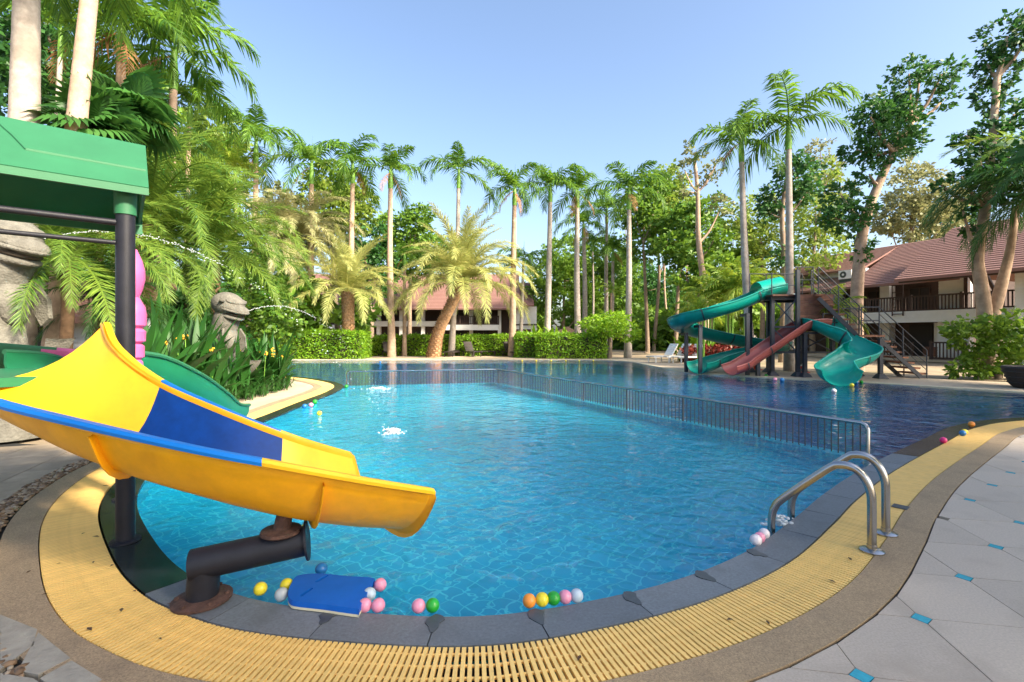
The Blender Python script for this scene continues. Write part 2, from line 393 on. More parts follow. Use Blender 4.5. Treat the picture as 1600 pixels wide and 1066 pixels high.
# overflow grating
chan = ring_mesh(near, nN, -.002, .36, -.09, -.09, 0, 6).build('drain_channel', MAT['channel']); tag(chan, kind='structure')
slat = MB().box((-.0098, .006, -.022), (.0098, .338, .0)).mesh('slat'); slat.materials.append(MAT['grate'])
vis = [(np.linalg.norm(near[i]), i) for i in range(len(near)) if near[i][1] > 1.5 and abs(near[i][0] / near[i][1]) < 1.12]
vis.sort(); first = set(i for _, i in vis[:300])
rest = MB()
for i in range(len(near)):
    p, n_ = near[i], nN[i]; a = math.atan2(n_[1], n_[0]) - math.pi / 2
    dz = random.uniform(-.0006, .0006); a += random.gauss(0, .0012)
    if i in first: link('slat', slat, None, chan, (p[0], p[1], .001 + dz), (0, 0, a))
    elif n_ is not None and -17 < p[0] < 14:
        ca, sa = math.cos(a), math.sin(a); vs_ = []
        for v in slat.vertices: vs_.append((p[0] + ca * v.co.x - sa * v.co.y, p[1] + sa * v.co.x + ca * v.co.y, v.co.z + .001 + dz))
        rest.add(vs_, [tuple(f.vertices) for f in slat.polygons])
tag(rest.build('grating_slats', MAT['grate'], chan), kind='stuff')
for o_ in (.05, .13, .21, .29):
    c = near + nN * o_
    MB().tube([(p[0], p[1], -.010) for p in c[::10]], .0075, 5).build('cross_rod', MAT['grate'], chan)
band = ring_mesh(near, nN, .345, .545, .004, .004, .06, 3).build('aggregate_border', MAT['aggregate']); tag(band, kind='structure')
tag(ring_mesh(near, nN, .545, .556, -.012, -.012, 0, 4).build('border_joint', MAT['channel']), kind='structure')

# far deck strips and peninsula deck
tag(ring_mesh(far, fN, .0, .22, .012, .012, .2).build('far_pool_kerb', MAT['deck_edge']), kind='structure')
fd = MB()
L_ = []
for i in range(len(far)):
    wd = 4.2 if far[i][0] < 5 else 3.2
    L_.append(far[i] + fN[i] * wd)
k = len(far)
fd.add([(p[0], p[1], .004) for p in far + fN * .2] + [(p[0], p[1], .004) for p in L_], [(i, k + i, k + i + 1, i + 1) for i in range(k - 1)])
tag(fd.build('far_pool_deck', MAT['deck']), kind='structure')
ip0, ip1 = nearest_i((-4.55, 6.6)), len(near) - 60
pen = ring_mesh(near[ip0:ip1], nN[ip0:ip1], .55, 1.75, -.004, -.004, 0, 10); tag(pen.build('peninsula_deck', MAT['deck']), kind='structure')

# right patio: square slabs with turquoise insets at the corners
patio = flat_poly([[(-.4, -.6), (9.5, -.6), (14, 6.6), (12.5, 7.9), (9.2, 7.5), (7.8, 6.9), (6.6, 6.0), (4.8, 4.6), (3.4, 3.4), (2.2, 2.3), (.8, 1.75), (-.4, 1.6)]], -.018).build('patio', MAT['channel']); tag(patio, kind='structure')
lim = near + nN * .556
def clip_half(poly, q, n_):                # keep points with (p-q).n >= 0
    out = []
    for i in range(len(poly)):
        a, b = poly[i], poly[(i + 1) % len(poly)]
        da, db = np.dot(np.subtract(a, q), n_), np.dot(np.subtract(b, q), n_)
        if da >= 0: out.append(a)
        if da * db < 0: t = da / (da - db); out.append(tuple(np.add(a, np.subtract(b, a) * t)))
    return out
def keep_out(poly):
    for _ in range(2):
        c = np.mean(poly, axis=0); i = int(np.argmin(np.linalg.norm(lim - c, axis=1)))
        poly = clip_half(poly, lim[i], nN[i])
        if len(poly) < 3: return None
    return poly
def area(p): return abs(sum(p[i][0] * p[(i + 1) % len(p)][1] - p[(i + 1) % len(p)][0] * p[i][1] for i in range(len(p)))) / 2
U, V, S = np.array((.983, -.183)), np.array((.183, .983)), .538
O = np.array((2.16, 2.55))
for i in range(-6, 22):
    for j in range(-6, 14):
        b = O + U * S * i + V * S * j; c = b + (U + V) * S / 2
        if c[1] < -.2 or c[0] > 12 or c[0] < -.3: continue
        if c[1] > 0 and c[0] / c[1] > 1.4: continue
        ii = int(np.argmin(np.linalg.norm(lim - c, axis=1)))
        if np.dot(c - lim[ii], nN[ii]) < -.35 or np.linalg.norm(c - lim[ii]) > 6: continue
        g_ = .0025; e = .052
        loc = [(e, g_), (S - e, g_), (S - g_, e), (S - g_, S - e), (S - e, S - g_), (e, S - g_), (g_, S - e), (g_, e)]
        poly = keep_out([tuple(b + U * x + V * y) for x, y in loc])
        if poly and area(poly) > .004: prism(ccw(poly), -.02, random.uniform(-.001, .0008)).build('paving_tile', MAT['tile'], patio)
        loc = [(-e + .003, 0), (0, -e + .003), (e - .003, 0), (0, e - .003)]
        ring = (c - (U + V) * S / 2)
        ii = int(np.argmin(np.linalg.norm(lim - ring, axis=1)))
        if np.dot(ring - lim[ii], nN[ii]) > .05:
            prism(ccw([tuple(b + U * x + V * y) for x, y in loc]), -.02, .0005).build('turquoise_inset', MAT['inset'], patio)

# left deck: brown slabs, pebble strip and flagstones
left = flat_poly([[(-9, 1.2), (-2.2, 1.2), (-2.2, 2.2), (-3.2, 3.1), (-4.1, 4.1), (-4.9, 5.2), (-5.1, 6.3), (-9, 7.2)]], -.018).build('left_deck', MAT['channel']); tag(left, kind='structure')
d1 = np.array((-.75, -.66)); d2 = np.array((-.628, .778))
lim2 = near + nN * .74
for i in range(-9, 9):
    for j in range(-9, 9):
        b = np.array((-4.6, 3.4)) + np.array((.93, .36)) * i * .62 + np.array((-.36, .93)) * (j * .40)
        if i % 2: b = b + np.array((-.36, .93)) * .0
        q = [b + np.array((.93, .36)) * x + np.array((-.36, .93)) * y for x, y in ((.004, .004), (.616, .004), (.616, .396), (.004, .396))]
        c = np.mean(q, axis=0); ii = int(np.argmin(np.linalg.norm(lim2 - c, axis=1)))
        if np.dot(c - lim2[ii], nN[ii]) < -.3 or c[1] < 2.2 or c[0] < -8 or c[1] > 6.5: continue
        poly = [tuple(p) for p in q]
        poly = clip_half(poly, lim2[ii], nN[ii])
        if len(poly) > 2 and area(poly) > .01: prism(ccw(poly), -.02, random.uniform(-.002, .001)).build('paving_slab', MAT['slab'], left)
ico = []
import bmesh
def ico_np(sub):
    bm = bmesh.new(); bmesh.ops.create_icosphere(bm, subdivisions=sub, radius=1)
    v = np.array([x.co[:] for x in bm.verts]); f = np.array([[y.index for y in x.verts] for x in bm.faces]); bm.free(); return v, f
IV, IF = ico_np(1); IV2, IF2 = ico_np(2); IV3, IF3 = ico_np(3)
def blobs(name, centers, scales, mat, parent=None, sub=1, rot=True, **k):
    iv, jf = {1: (IV, IF), 2: (IV2, IF2)}[sub]; n = len(centers)
    a = rng.uniform(0, 6.28, n) if rot else np.zeros(n)
    v = iv[None] * np.asarray(scales)[:, None, :] if np.ndim(scales) == 2 else iv[None] * np.asarray(scales)[:, None, None]
    x = v[..., 0] * np.cos(a)[:, None] - v[..., 1] * np.sin(a)[:, None]; y = v[..., 0] * np.sin(a)[:, None] + v[..., 1] * np.cos(a)[:, None]
    v = np.stack([x, y, v[..., 2]], -1) + np.asarray(centers)[:, None, :]
    f = jf[None] + (np.arange(n) * len(iv))[:, None, None]
    return link(name, np_mesh(name, v.reshape(-1, 3), f.reshape(-1, 3), True), mat, parent, **k)
def pebmat():
    m, n, l, b = newmat('pebbles'); g = n.new('ShaderNodeNewGeometry'); cr = n.new('ShaderNodeValToRGB'); e = cr.color_ramp.elements
    e[0].color = (.10, .06, .035, 1); e[1].color = (.40, .33, .24, 1); x = e.new(.5); x.color = (.24, .15, .08, 1)
    l.new(g.outputs['Random Per Island'], cr.inputs[0]); l.new(cr.outputs[0], b.inputs['Base Color']); b.inputs['Roughness'].default_value = .7; return m
pc, ps = [], []
j0, j1 = nearest_i((-1.9, 2.65)), nearest_i((-4.5, 6.4))
for i in range(1500):
    k = random.randint(j0, j1); wmax = .74 if near[k][1] > 3.2 else .74 + (3.2 - near[k][1]) * .45
    o_ = random.uniform(.565, wmax); p = near[k] + nN[k] * o_; s = random.uniform(.012, .026)
    pc.append((p[0], p[1], -.006 + random.uniform(0, .012))); ps.append((s * random.uniform(1, 1.6), s, s * random.uniform(.5, .8)))
tag(blobs('pebbles', pc, np.array(ps), pebmat()), 'brown river pebbles in a strip along the curved border', 'pebbles', kind='stuff')
for pts in ([(0, 962), (58, 985), (52, 1010), (0, 1048)], [(60, 990), (110, 1030), (60, 1056), (28, 1050)], [(112, 1034), (160, 1064), (110, 1090), (62, 1062)], [(0, 1054), (52, 1062), (100, 1094), (20, 1120), (0, 1110)]):
    prism(ccw([gp(x, y)[:2] for x, y in pts]), -.03, .006).build('flagstone', MAT['flagstone'], left)

# ------------------------------------------------------------------ pool railing
rail = thing('pool_railing', 'long low steel railing with closely set bars dividing the two pools', 'railing', (0, 0, 0))
RT = .385
bar = MB().tube([(0, 0, -.13), (0, 0, RT)], .0085, 6).mesh('bar', True, MAT['steel_dull'])
post = MB().tube([(0, 0, -.16), (0, 0, RT)], .019, 8).mesh('post', True, MAT['steel_dull'])
for a, b in ((RA, RB), (RB, RC)):
    a = np.array(a); b = np.array(b); L = np.linalg.norm(b - a); n_ = int(L / .086)
    for i in range(1, n_):
        p = a + (b - a) * i / n_
        link('post' if i % 17 == 0 else 'bar', post if i % 17 == 0 else bar, None, rail, (p[0], p[1], 0))
hr = [(*RA, -.16), (*RA, RT - .07), (RA[0] - .012, RA[1] + .022, RT - .02), (RA[0] - .035, RA[1] + .065, RT)]
hr += [(*RB, RT)] + [(RC[0] + .07, RC[1] + .01, RT), (RC[0] + .02, RC[1], RT - .02), (*RC, RT - .07), (*RC, -.16)]
MB().tube(hr[:5], .023, 10).build('handrail', MAT['steel'], rail, True)
MB().tube(hr[4:], .023, 10).build('handrail', MAT['steel'], rail, True)

# ------------------------------------------------------------------ ladder hand rails
def ladder(base, label):
    t = thing('pool_handrail', label, 'handrail', base, 0, 'pool ladder rails')
    dx, dy = -.76, .65
    prof = [(0, 0), (0, .30), (.005, .40), (.03, .48), (.075, .54), (.13, .567), (.19, .565), (.24, .54), (.40, .39), (.56, .23), (.60, .17), (.62, .10), (.625, -.02), (.625, -.4)]
    MB().tube([(dx * d, dy * d, z) for d, z in catmull(prof, 4)], .028, 14).build('tube', MAT['steel'], t, True)
    MB().lathe([(.075, .004), (.075, .012), (.06, .02), (.032, .024), (.0301, .05)], n=20).build('base_flange', MAT['steel'], t, True)
ladder((2.48, 3.33, 0), 'nearer stainless steel ladder rail arching over the pool edge')
ladder((2.80, 3.62, 0), 'farther stainless steel ladder rail arching over the pool edge')
tag(MB().box((-.055, -.055, 0), (.055, .055, .004)).build('drain_plate', MAT['steel_dull'], loc=(*gp(1407, 793)[:2], .0045), rot=(0, 0, .7)), 'small grey square drain plate set in the brown border', 'drain cover')

# ------------------------------------------------------------------ yellow slide and playground
def profile(N, Fp, d, nu=18, off=0.0, p=2.5):
    N = Vector(N); Fp = Vector(Fp); out = []
    for i in range(nu + 1):
        u = i / nu; u = .5 - .5 * math.cos(math.pi * u)
        q = N.lerp(Fp, u); s = 1 - abs(2 * u - 1) ** p; out.append(q - Vector((0, 0, d * s)))
    if off:
        o2 = []
        for i, q in enumerate(out):
            t = (out[min(i + 1, nu)] - out[max(i - 1, 0)]).normalized(); n_ = Vector((0, 0, 1)) - t * t.z
            side = (Fp - N).normalized(); a = Vector((0, 0, 1)).cross(side)
            n_ = a.cross(t).normalized()
            if n_.z < 0 and .1 < i / nu < .9: n_ = -n_
            o2.append(q - n_ * off)
        out = o2
    return out
ctl = np.array([(-3.75, 3.0, 1.30, -2.83, 3.35, 1.57, .22), (-3.05, 2.8, 1.14, -2.6, 3.17, 1.41, .30), (-2.35, 2.6, 1.04, -2.28, 3.1, 1.21, .36), (-1.66, 2.5, .92, -1.85, 3.1, 1.015, .37),
                (-1.2, 2.55, .814, -1.53, 3.2, .85, .38), (-.80, 2.72, .68, -1.33, 3.35, .73, .37), (-.49, 2.9, .567, -1.17, 3.5, .635, .345)])
NS = 12
cs = catmull(ctl, NS)
def loft(rows, flip=False):
    m = MB(); k = len(rows[0]); vs_ = [q for r in rows for q in r]
    fs = [(i * k + j, i * k + j + 1, (i + 1) * k + j + 1, (i + 1) * k + j) for i in range(len(rows) - 1) for j in range(k - 1)]
    return m.add(vs_, [f[::-1] for f in fs] if flip else fs)
def rowsof(a, b, off): return [profile(c[:3], c[3:6], c[6], 18, off) for c in cs[a:b + 1]]
slide = thing('water_slide', 'yellow and blue half-pipe water slide curving into the near pool', 'slide', (-1.33, 2.86, 0))
inv = Matrix.Translation((1.33, -2.86, 0))
def sb(m, name, mat, smooth=True, label=None, parent=None):
    o = m.build(name, MAT[mat], parent or slide, smooth); o.data.transform(inv)
    if label: o['label'] = label
    return o
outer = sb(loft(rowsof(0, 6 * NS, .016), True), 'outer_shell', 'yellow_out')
def prof_t(t, off=0.0):
    f = max(0, min(t * NS, len(cs) - 1.001)); k = int(f); c = cs[k] * (1 - f + k) + cs[k + 1] * (f - k); return profile(c[:3], c[3:6], c[6], 18, off)
def section(a, b, n_):
    rows = []
    for i in range(n_ + 1):
        f = i / n_; row = []
        for j in range(19):
            u = .5 - .5 * math.cos(math.pi * j / 18); t0 = a[0] + (a[1] - a[0]) * u; t1 = b[0] + (b[1] - b[0]) * u
            row.append(prof_t(t0 + (t1 - t0) * f)[j])
        rows.append(row)
    return loft(rows)
sb(section((0, 0), (1.62, 2.08), 24), 'chute_section', 'yellow', label='upper yellow chute section')
sb(section((1.62, 2.08), (3.7, 4.04), 24), 'chute_section', 'navy', label='dark blue middle chute section')
sb(section((3.7, 4.04), (6, 6), 24), 'chute_section', 'yellow', label='yellow exit chute section')
def lip(a, b, near_side, wd, z=.012):
    rows = []
    for c in cs[a:b + 1]:
        N, Fp = Vector(c[:3]), Vector(c[3:6]); s = (N - Fp); s.z = 0; s.normalize()
        if not near_side: s = -s
        q = N if near_side else Fp
        rows.append([q - s * .004 + Vector((0, 0, .0)), q + Vector((0, 0, z)), q + s * wd * .7 + Vector((0, 0, z)), q + s * wd + Vector((0, 0, -.004)), q + s * wd * .95 + Vector((0, 0, -.022)), q + s * .02 + Vector((0, 0, -.03))])
    m = loft(rows); k = 6; n_ = len(rows); return m.add([], []) if False else m
sb(lip(0, 4 * NS - 3, True, .055), 'rim', 'sky_blue', label='light blue near rim'); sb(lip(4 * NS - 3, 6 * NS, True, .05), 'rim', 'yellow')
sb(lip(0, 2 * NS + 1, False, .04), 'rim', 'yellow'); sb(lip(2 * NS + 1, 4 * NS, False, .04), 'rim', 'sky_blue', label='blue far rim'); sb(lip(4 * NS, 6 * NS, False, .04), 'rim', 'yellow')
# rolled exit lip
c = cs[-1]; r0 = profile(c[:3], c[3:6], c[6], 18, 0); dirx = Vector((.66, .62, -.25)).normalized()
rows = [r0, [q + dirx * .03 + Vector((0, 0, -.012)) for q in r0], [q + dirx * .045 + Vector((0, 0, -.05)) for q in r0], [q + dirx * .035 + Vector((0, 0, -.075)) for q in r0]]
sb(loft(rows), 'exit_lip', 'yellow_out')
for t in (int(2.18 * NS), int(4.45 * NS)):       # joint ribs round the outside
    def rib(c, o_): return profile(c[:3], c[3:6], c[6], 18, o_)[2:17]
    a, b = cs[t], cs[t + 1]; c0 = np.array(a) * .8 + np.array(b) * .2
    rows = [rib(a, .010), rib(a, .055), rib(c0, .055), rib(c0, .010)]
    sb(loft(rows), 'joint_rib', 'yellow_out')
# pedestal: welded pipe elbow
b0 = gp(316, 938); ex = pd(478, 862, 2.88)
ped = thing('slide_pedestal', 'black elbow pipe pedestal on a rusty flange carrying the slide', 'pedestal', b0)
bz = .215
e0 = Vector((.025, .0, bz)); e1 = Vector((ex[0] - b0[0], ex[1] - b0[1], .27))
dv_ = (e1 - e0).normalized()
MB().tube([(0, 0, .015), (.006, 0, .10), e0 * 1.0 + Vector((-.008, 0, .0))], .082, 20).build('upright_pipe', MAT['black_steel'], ped, True)
MB().tube([e0 - dv_ * .075, e0, e1], .086, 22).build('horizontal_pipe', MAT['black_steel'], ped, True)
MB().tube([e1, e1 + dv_ * .012], .115, 22).build('end_plate', MAT['black_steel'], ped)
MB().lathe([(.15, .003), (.152, .016), (.13, .024), (.09, .03)], n=24).build('base_flange', MAT['rust'], ped, True)
for k in range(6):
    a = k * math.pi / 3 + .3; MB().lathe([(.013, .02), (.013, .035), (.004, .038)], (.125 * math.cos(a), .125 * math.sin(a), 0), 6).build('bolt', MAT['rust'], ped)
sp = e0.lerp(e1, .74)
MB().lathe([(.10, .07), (.115, .082), (.11, .098), (.06, .105)], (sp.x, sp.y, sp.z), 20).build('saddle_flange', MAT['rust'], ped, True)
MB().tube([sp + Vector((0, 0, .07)), sp + Vector((.01, .02, .17)), sp + Vector((.03, .07, .29))], [.05, .045, .055], 12).build('saddle_post', MAT['rust'], ped, True)

# platform
A = np.array((-2.80, 3.5))
pf = thing('play_platform', 'playground platform with green plastic roof and black posts', 'playground platform', (A[0], A[1], 0))
def P2(u, v): q = d1 * u + d2 * v; return (q[0], q[1])
for u, v, vis_ in ((0, 0, 1), (1.15, 0, 0), (0, 1.15, 0), (1.15, 1.15, 0)):
    x, y = P2(u, v)
    po = MB().tube([(x, y, -.02), (x, y, 2.5)], .058, 18).build('post', MAT['black_steel'], pf, True)
    MB().lathe([(.058, 2.36), (.066, 2.36), (.068, 2.55)], (x, y, 0), 18).build('post_sleeve', MAT['roof_green'], po, True)
    MB().lathe([(.095, .0), (.095, .012), (.06, .016)], (x, y, 0), 14).build('foot_plate', MAT['black_steel'], po)
for z, r in ((2.30, .023), (2.155, .017)):
    MB().tube([(*P2(.04, 0), z), (*P2(1.12, 0), z)], r, 10).build('crossbar', MAT['black_steel'], pf, True)
MB().tube([(*P2(0, .04), 2.30), (*P2(0, 1.12), 2.30)], .02, 10).build('crossbar', MAT['black_steel'], pf, True)
fl = [(*P2(-.03, -.02),), (*P2(1.2, -.02),), (*P2(1.2, 1.2),), (*P2(-.03, 1.2),)]
prism(ccw(fl), 1.16, 1.22).build('floor', MAT['slide_green'], pf)
# roof: two moulded panels with raised ribs and gable ends
def panel(q, th=.03):
    q = [Vector(x) for x in q]; n_ = (q[1] - q[0]).cross(q[3] - q[0]).normalized() * th
    return MB().add(q + [x - n_ for x in q], [(0, 1, 2, 3), (7, 6, 5, 4), (0, 4, 5, 1), (1, 5, 6, 2), (2, 6, 7, 3), (3, 7, 4, 0)])
u0, u1 = -.13, 1.6; zb, zt = 2.53, 3.02
nearp = [(*P2(u0, -.12), zb), (*P2(u1, -.12), zb), (*P2(u1, .50), zt), (*P2(u0, .50), zt)]
farp = [(*P2(u1, 1.27), zb), (*P2(u0, 1.27), zb), (*P2(u0, .505), zt), (*P2(u1, .505), zt)]
for q in (nearp, farp): panel(q[::-1] if False else q, -.03 if False else .03).build('roof_panel', MAT['roof_green'], pf)
ln = MB().bar((*P2(u0, -.135), zb - .01), (*P2(u1, -.135), zb - .01), .03, .05); ln.build('roof_edge', MAT['roof_green'], pf)
MB().bar((*P2(u0, 1.28), zb - .03), (*P2(u1, 1.28), zb - .03), .03, .12).build('roof_edge', MAT['roof_green'], pf)
nv = np.array(nearp[3]) - np.array(nearp[0])
def onp(u, s): b = np.array((*P2(u, -.12), zb)) + nv * s; n_ = np.cross(np.array((*d1, 0)), nv); n_ /= np.linalg.norm(n_); n_ = n_ * (-1 if np.dot(n_, (.66, -.75, .5)) < 0 else 1); return tuple(b + n_ * .032 if True else b)
for a, b in (((u0 + .01, .36), (.52, .36)), ((.52, .36), (.60, .60)), ((.60, .60), (.75, .98)), ((.95, .02), (.98, .40)), ((.98, .40), (u1, .46))):
    MB().bar(onp(*a), onp(*b), .014, .014).build('moulded_rib', MAT['roof_green'], pf)
ge = [(*P2(u0 + .012, -.10), zb), (*P2(u0 + .012, 1.25), zb), (*P2(u0 + .012, .5), zt - .01)]
gm = MB(); off = np.array((*d1, 0)) * .02
gm.add(ge + [tuple(np.array(p) + off) for p in ge], [(0, 1, 2), (5, 4, 3), (0, 3, 4, 1), (1, 4, 5, 2), (2, 5, 3, 0)]).build('gable_end', MAT['roof_green'], pf)

# pink panel pole behind the post
pk = thing('climbing_pole', 'pink turned plastic pole behind the black post', 'climbing pole', (*pd(206, 500, 3.95)[:2], 0))
prof = [(.0, .93), (.05, .95), (.07, 1.05), (.06, 1.13), (.075, 1.16), (.075, 1.27), (.06, 1.29), (.085, 1.31), (.085, 1.40), (.062, 1.42), (.092, 1.44), (.095, 1.52), (.07, 1.545), (.098, 1.57), (.098, 1.66), (.09, 1.72), (.05, 1.80),
        (.072, 1.86), (.09, 1.95), (.088, 2.02), (.07, 2.1), (.035, 2.19), (.0, 2.21)]
MB().lathe(prof, n=20).build('turned_body', MAT['pink'], pk, True)
MB().bar((0, 0, 1.2), (A[0] - pk.location.x, A[1] - pk.location.y, 1.2), .04).build('bracket', MAT['black_steel'], pk)
for k in range(4): MB().lathe([(.0, -.03), (.03, 0), (.0, .03)], (-.02, -.085, 1.21 + k * .11), 8).build('stud', MAT['pink'], pk, True)

# flume sweep used for the other slides
def flume(pts, wd, dp, n=8, th=.02, lo=0.0, hi=1.0, arcdeg=95, bank=None):
    c = catmull(pts, n); m = len(c); t = np.gradient(c, axis=0); k = 14; rows_i, rows_o = [], []
    for i in range(m):
        tx = Vector(t[i]).normalized(); side = tx.cross(Vector((0, 0, 1))).normalized(); up = side.cross(tx).normalized()
        if bank is not None: b = np.interp(i / (m - 1), np.linspace(0, 1, len(bank)), bank); side, up = side * math.cos(b) + up * math.sin(b), up * math.cos(b) - side * math.sin(b)
        ri, ro = [], []
        for j in range(k + 1):
            a = R(-arcdeg + 2 * arcdeg * j / k); x = math.sin(a) * wd / 2; z = -math.cos(a) * dp + dp * .0
            ri.append(Vector(c[i]) + side * x + up * (z + dp)); ro.append(Vector(c[i]) + side * (x * (1 + 2 * th / wd)) + up * (z * (1 + th / dp) + dp))
        rows_i.append(ri); rows_o.append(ro)
    loops = [ri + ro[::-1] for ri, ro in zip(rows_i, rows_o)]; K = len(loops[0]); M_ = MB()
    vs_ = [q for r in loops for q in r]
    fs = [(i * K + j, (i + 1) * K + j, (i + 1) * K + (j + 1) % K, i * K + (j + 1) % K) for i in range(m - 1) for j in range(K)]
    for base, rv in ((0, False), ((m - 1) * K, True)):
        for j in range(k):
            f = (base + j, base + j + 1, base + K - 2 - j, base + K - 1 - j); fs.append(f[::-1] if rv else f)
    return M_.add(vs_, fs), c, rows_o
def rim_pts(rows, e): return [r[e] for r in rows]

gs = thing('green_slide', 'dark green trough slide running behind the yellow one to the deck', 'slide', (-4.0, 5.5, 0))
g_inv = Matrix.Translation((4.0, -5.5, 0))
gm, gc, gro = flume([(-3.72, 3.95, .98), (-3.72, 4.4, .92), (-3.78, 5.0, .70), (-3.98, 5.8, .40), (-4.22, 6.5, .16), (-4.40, 7.1, .06)], .92, .34, 8)
o = gm.build('chute', MAT['slide_green'], gs, True); o.data.transform(g_inv)
for e in (0, -1):
    o = MB().tube([q + Vector((0, 0, .004)) for q in rim_pts(gro, e)], .022, 8).build('rim', MAT['roof_green'], gs, True); o.data.transform(g_inv)
gm, gc, gro = flume([(-6.2, 4.1, 1.26), (-5.6, 4.35, 1.24), (-5.1, 4.6, 1.20), (-4.68, 4.85, 1.14)], .5, .2, 5)
o = gm.build('side_trough', MAT['roof_green'], gs, True); o.data.transform(g_inv)
gm, gc, gro = flume([(-4.68, 4.85, 1.14), (-4.5, 4.96, 1.11), (-4.3, 5.1, 1.07)], .5, .2, 5)
o = gm.build('side_trough_end', MAT['pink'], gs, True); o.data.transform(g_inv); o['label'] = 'pink end of the side trough'

# ------------------------------------------------------------------ kickboard and balls
kb = [(466, 899), (500, 896), (540, 900), (583, 903), (581, 912), (562, 948), (556, 951), (505, 944), (462, 939), (452, 934), (450, 925), (455, 912)]
kz = .045
outl = catmull([gp(x, y, kz)[:2] for x, y in kb], 4, True)
def slot(c, a, L_=.035, r=.011):
    ca, sa = math.cos(a), math.sin(a); out = []
    for k in range(16):
        t = 2 * math.pi * k / 16; x = math.cos(t) * r + (L_ if math.cos(t) > 0 else -L_); y = math.sin(t) * r
        out.append((c[0] + ca * x - sa * y, c[1] + sa * x + ca * y))
    return out
s1 = slot(gp(503, 904, kz), R(62)); s2 = slot(gp(479, 925, kz), R(70))
kbt = thing('kickboard', 'blue foam kickboard with two hand slots floating by the pool edge', 'kickboard', (*np.mean(outl, axis=0), 0))
kinv = Matrix.Translation((-np.mean(outl, axis=0)[0], -np.mean(outl, axis=0)[1], 0))
def plate(z0, z1, name, mat):
    m = flat_poly([[tuple(p) for p in outl], s1, s2], z1); n_ = len(m.v); b = flat_poly([[tuple(p) for p in outl], s1, s2], z0)
    m.add(b.v, [f[::-1] for f in b.f])
    for lp in ([tuple(p) for p in outl], s1, s2):
        k = len(lp); m.add([(p[0], p[1], z0) for p in lp] + [(p[0], p[1], z1) for p in lp], [(i, (i + 1) % k, k + (i + 1) % k, k + i) for i in range(k)])
    o = m.build(name, MAT[mat], kbt); o.data.transform(kinv)
plate(.014, kz, 'top_layer', 'kick_blue'); plate(.0, .0138, 'bottom_layer', 'cream')

ballme = {}
def ball(x, y, col, label, r=.037, z=.018, xyz=None):
    if col not in ballme:
        ballme[col] = np_mesh('ball', IV3 * 1.0, IF3, True); ballme[col].materials.append(MAT['ball_' + col])
    p = xyz or gp(x, y, z)
    return tag(link('ball', ballme[col], None, None, p, (random.random(), random.random(), random.random()), (r, r, r * 1.03)), label, 'ball', 'plastic play balls')
ball(407, 920, 'yellow', 'yellow ball beside the black pedestal pipe, leftmost in the near pool')
ball(448, 914, 'yellow', 'yellow ball touching the left end of the kickboard')
ball(440, 929, 'grey', 'translucent grey ball at the lower left corner of the kickboard')
ball(502, 889, 'blue', 'dark blue ball just behind the kickboard')
ball(594, 914, 'pink', 'pink ball at the far right corner of the kickboard')
ball(577, 929, 'pale', 'pale blue ball tucked behind the two pink ones at the kickboard')
ball(570, 946, 'pink', 'pink ball at the near right corner of the kickboard')
ball(591, 946, 'pink', 'pink ball just right of the kickboard by the coping')
ball(654, 947, 'pink', 'pink ball next to a green one by the coping')
ball(676, 946, 'green', 'green ball right of a lone pink one by the coping')
ball(827, 939, 'orange', 'orange ball, left end of the row of five')
ball(847, 937, 'yellow', 'yellow ball, second in the row of five')
ball(865, 935, 'green', 'green ball in the middle of the row of five')
ball(883, 933, 'pink', 'pink ball, fourth in the row of five')
ball(901, 931, 'pale', 'pale ball, right end of the row of five')
ball(476, 827, 'yellow', 'yellow ball half hidden under the slide exit')
ball(1181, 844, 'white', 'whitish ball in front of the ladder trio', .04)
ball(1187, 840, 'pink', 'pink ball in the middle of the trio by the ladder', .038)
ball(1194, 834, 'white', 'pale ball at the back of the ladder trio', .038)
ball(476, 635, 'blue', 'blue ball floating off the planted peninsula', .05)
ball(486, 633, 'pink', 'pink ball between blue and green off the peninsula', .047)
ball(492, 628, 'green', 'green ball floating off the planted peninsula', .05)
ball(499, 646, 'yellow', 'lone yellow ball in the shallow pool near the peninsula', .045)
ball(541, 604, 'green', 'green ball at the far end of the railing', .05)
ball(1474, 688, 'hot', 'hot pink ball lying on the yellow grating', .042, .042)
ball(1504, 677, 'blue', 'blue ball lying on the far yellow grating', .042, .042)
ball(1507, 675, 'yellow', 'yellow ball behind the blue one on the grating', .04, .04)
ball(1518, 663, 'orange', 'orange ball beside the grating at the deep pool', .045, .045)
ball(1222, 594, 'blue', 'blue ball drifting near the tower in the deep pool', .07)
ball(1211, 593, 'pink', 'pink ball left of the blue one near the tower', .06)
ball(1197, 587, 'green', 'green ball at the deep pool edge below the red slide', .06)
ball(1303, 611, 'white', 'white ball in front of the twisting teal slide', .06)
ball(1331, 602, 'yellow', 'yellow ball at the right side of the teal slide exit', .06)
ball(1338, 598, 'blue', 'small blue ball behind the yellow one at the teal slide', .05)
ball(1346, 597, 'green', 'small green ball right of the teal slide exit', .05)
ball(594, 566, 'blue', 'tiny blue ball by the far deck below the hedge', .06)
for k, x in enumerate((816, 838, 861, 884, 905, 927)):
    ball(x, 564, 'yellow', 'tiny yellow float below the right hedge block, ' + ('leftmost', 'second from left', 'third from left', 'third from right', 'second from right', 'rightmost')[k] + ' of six', .05)

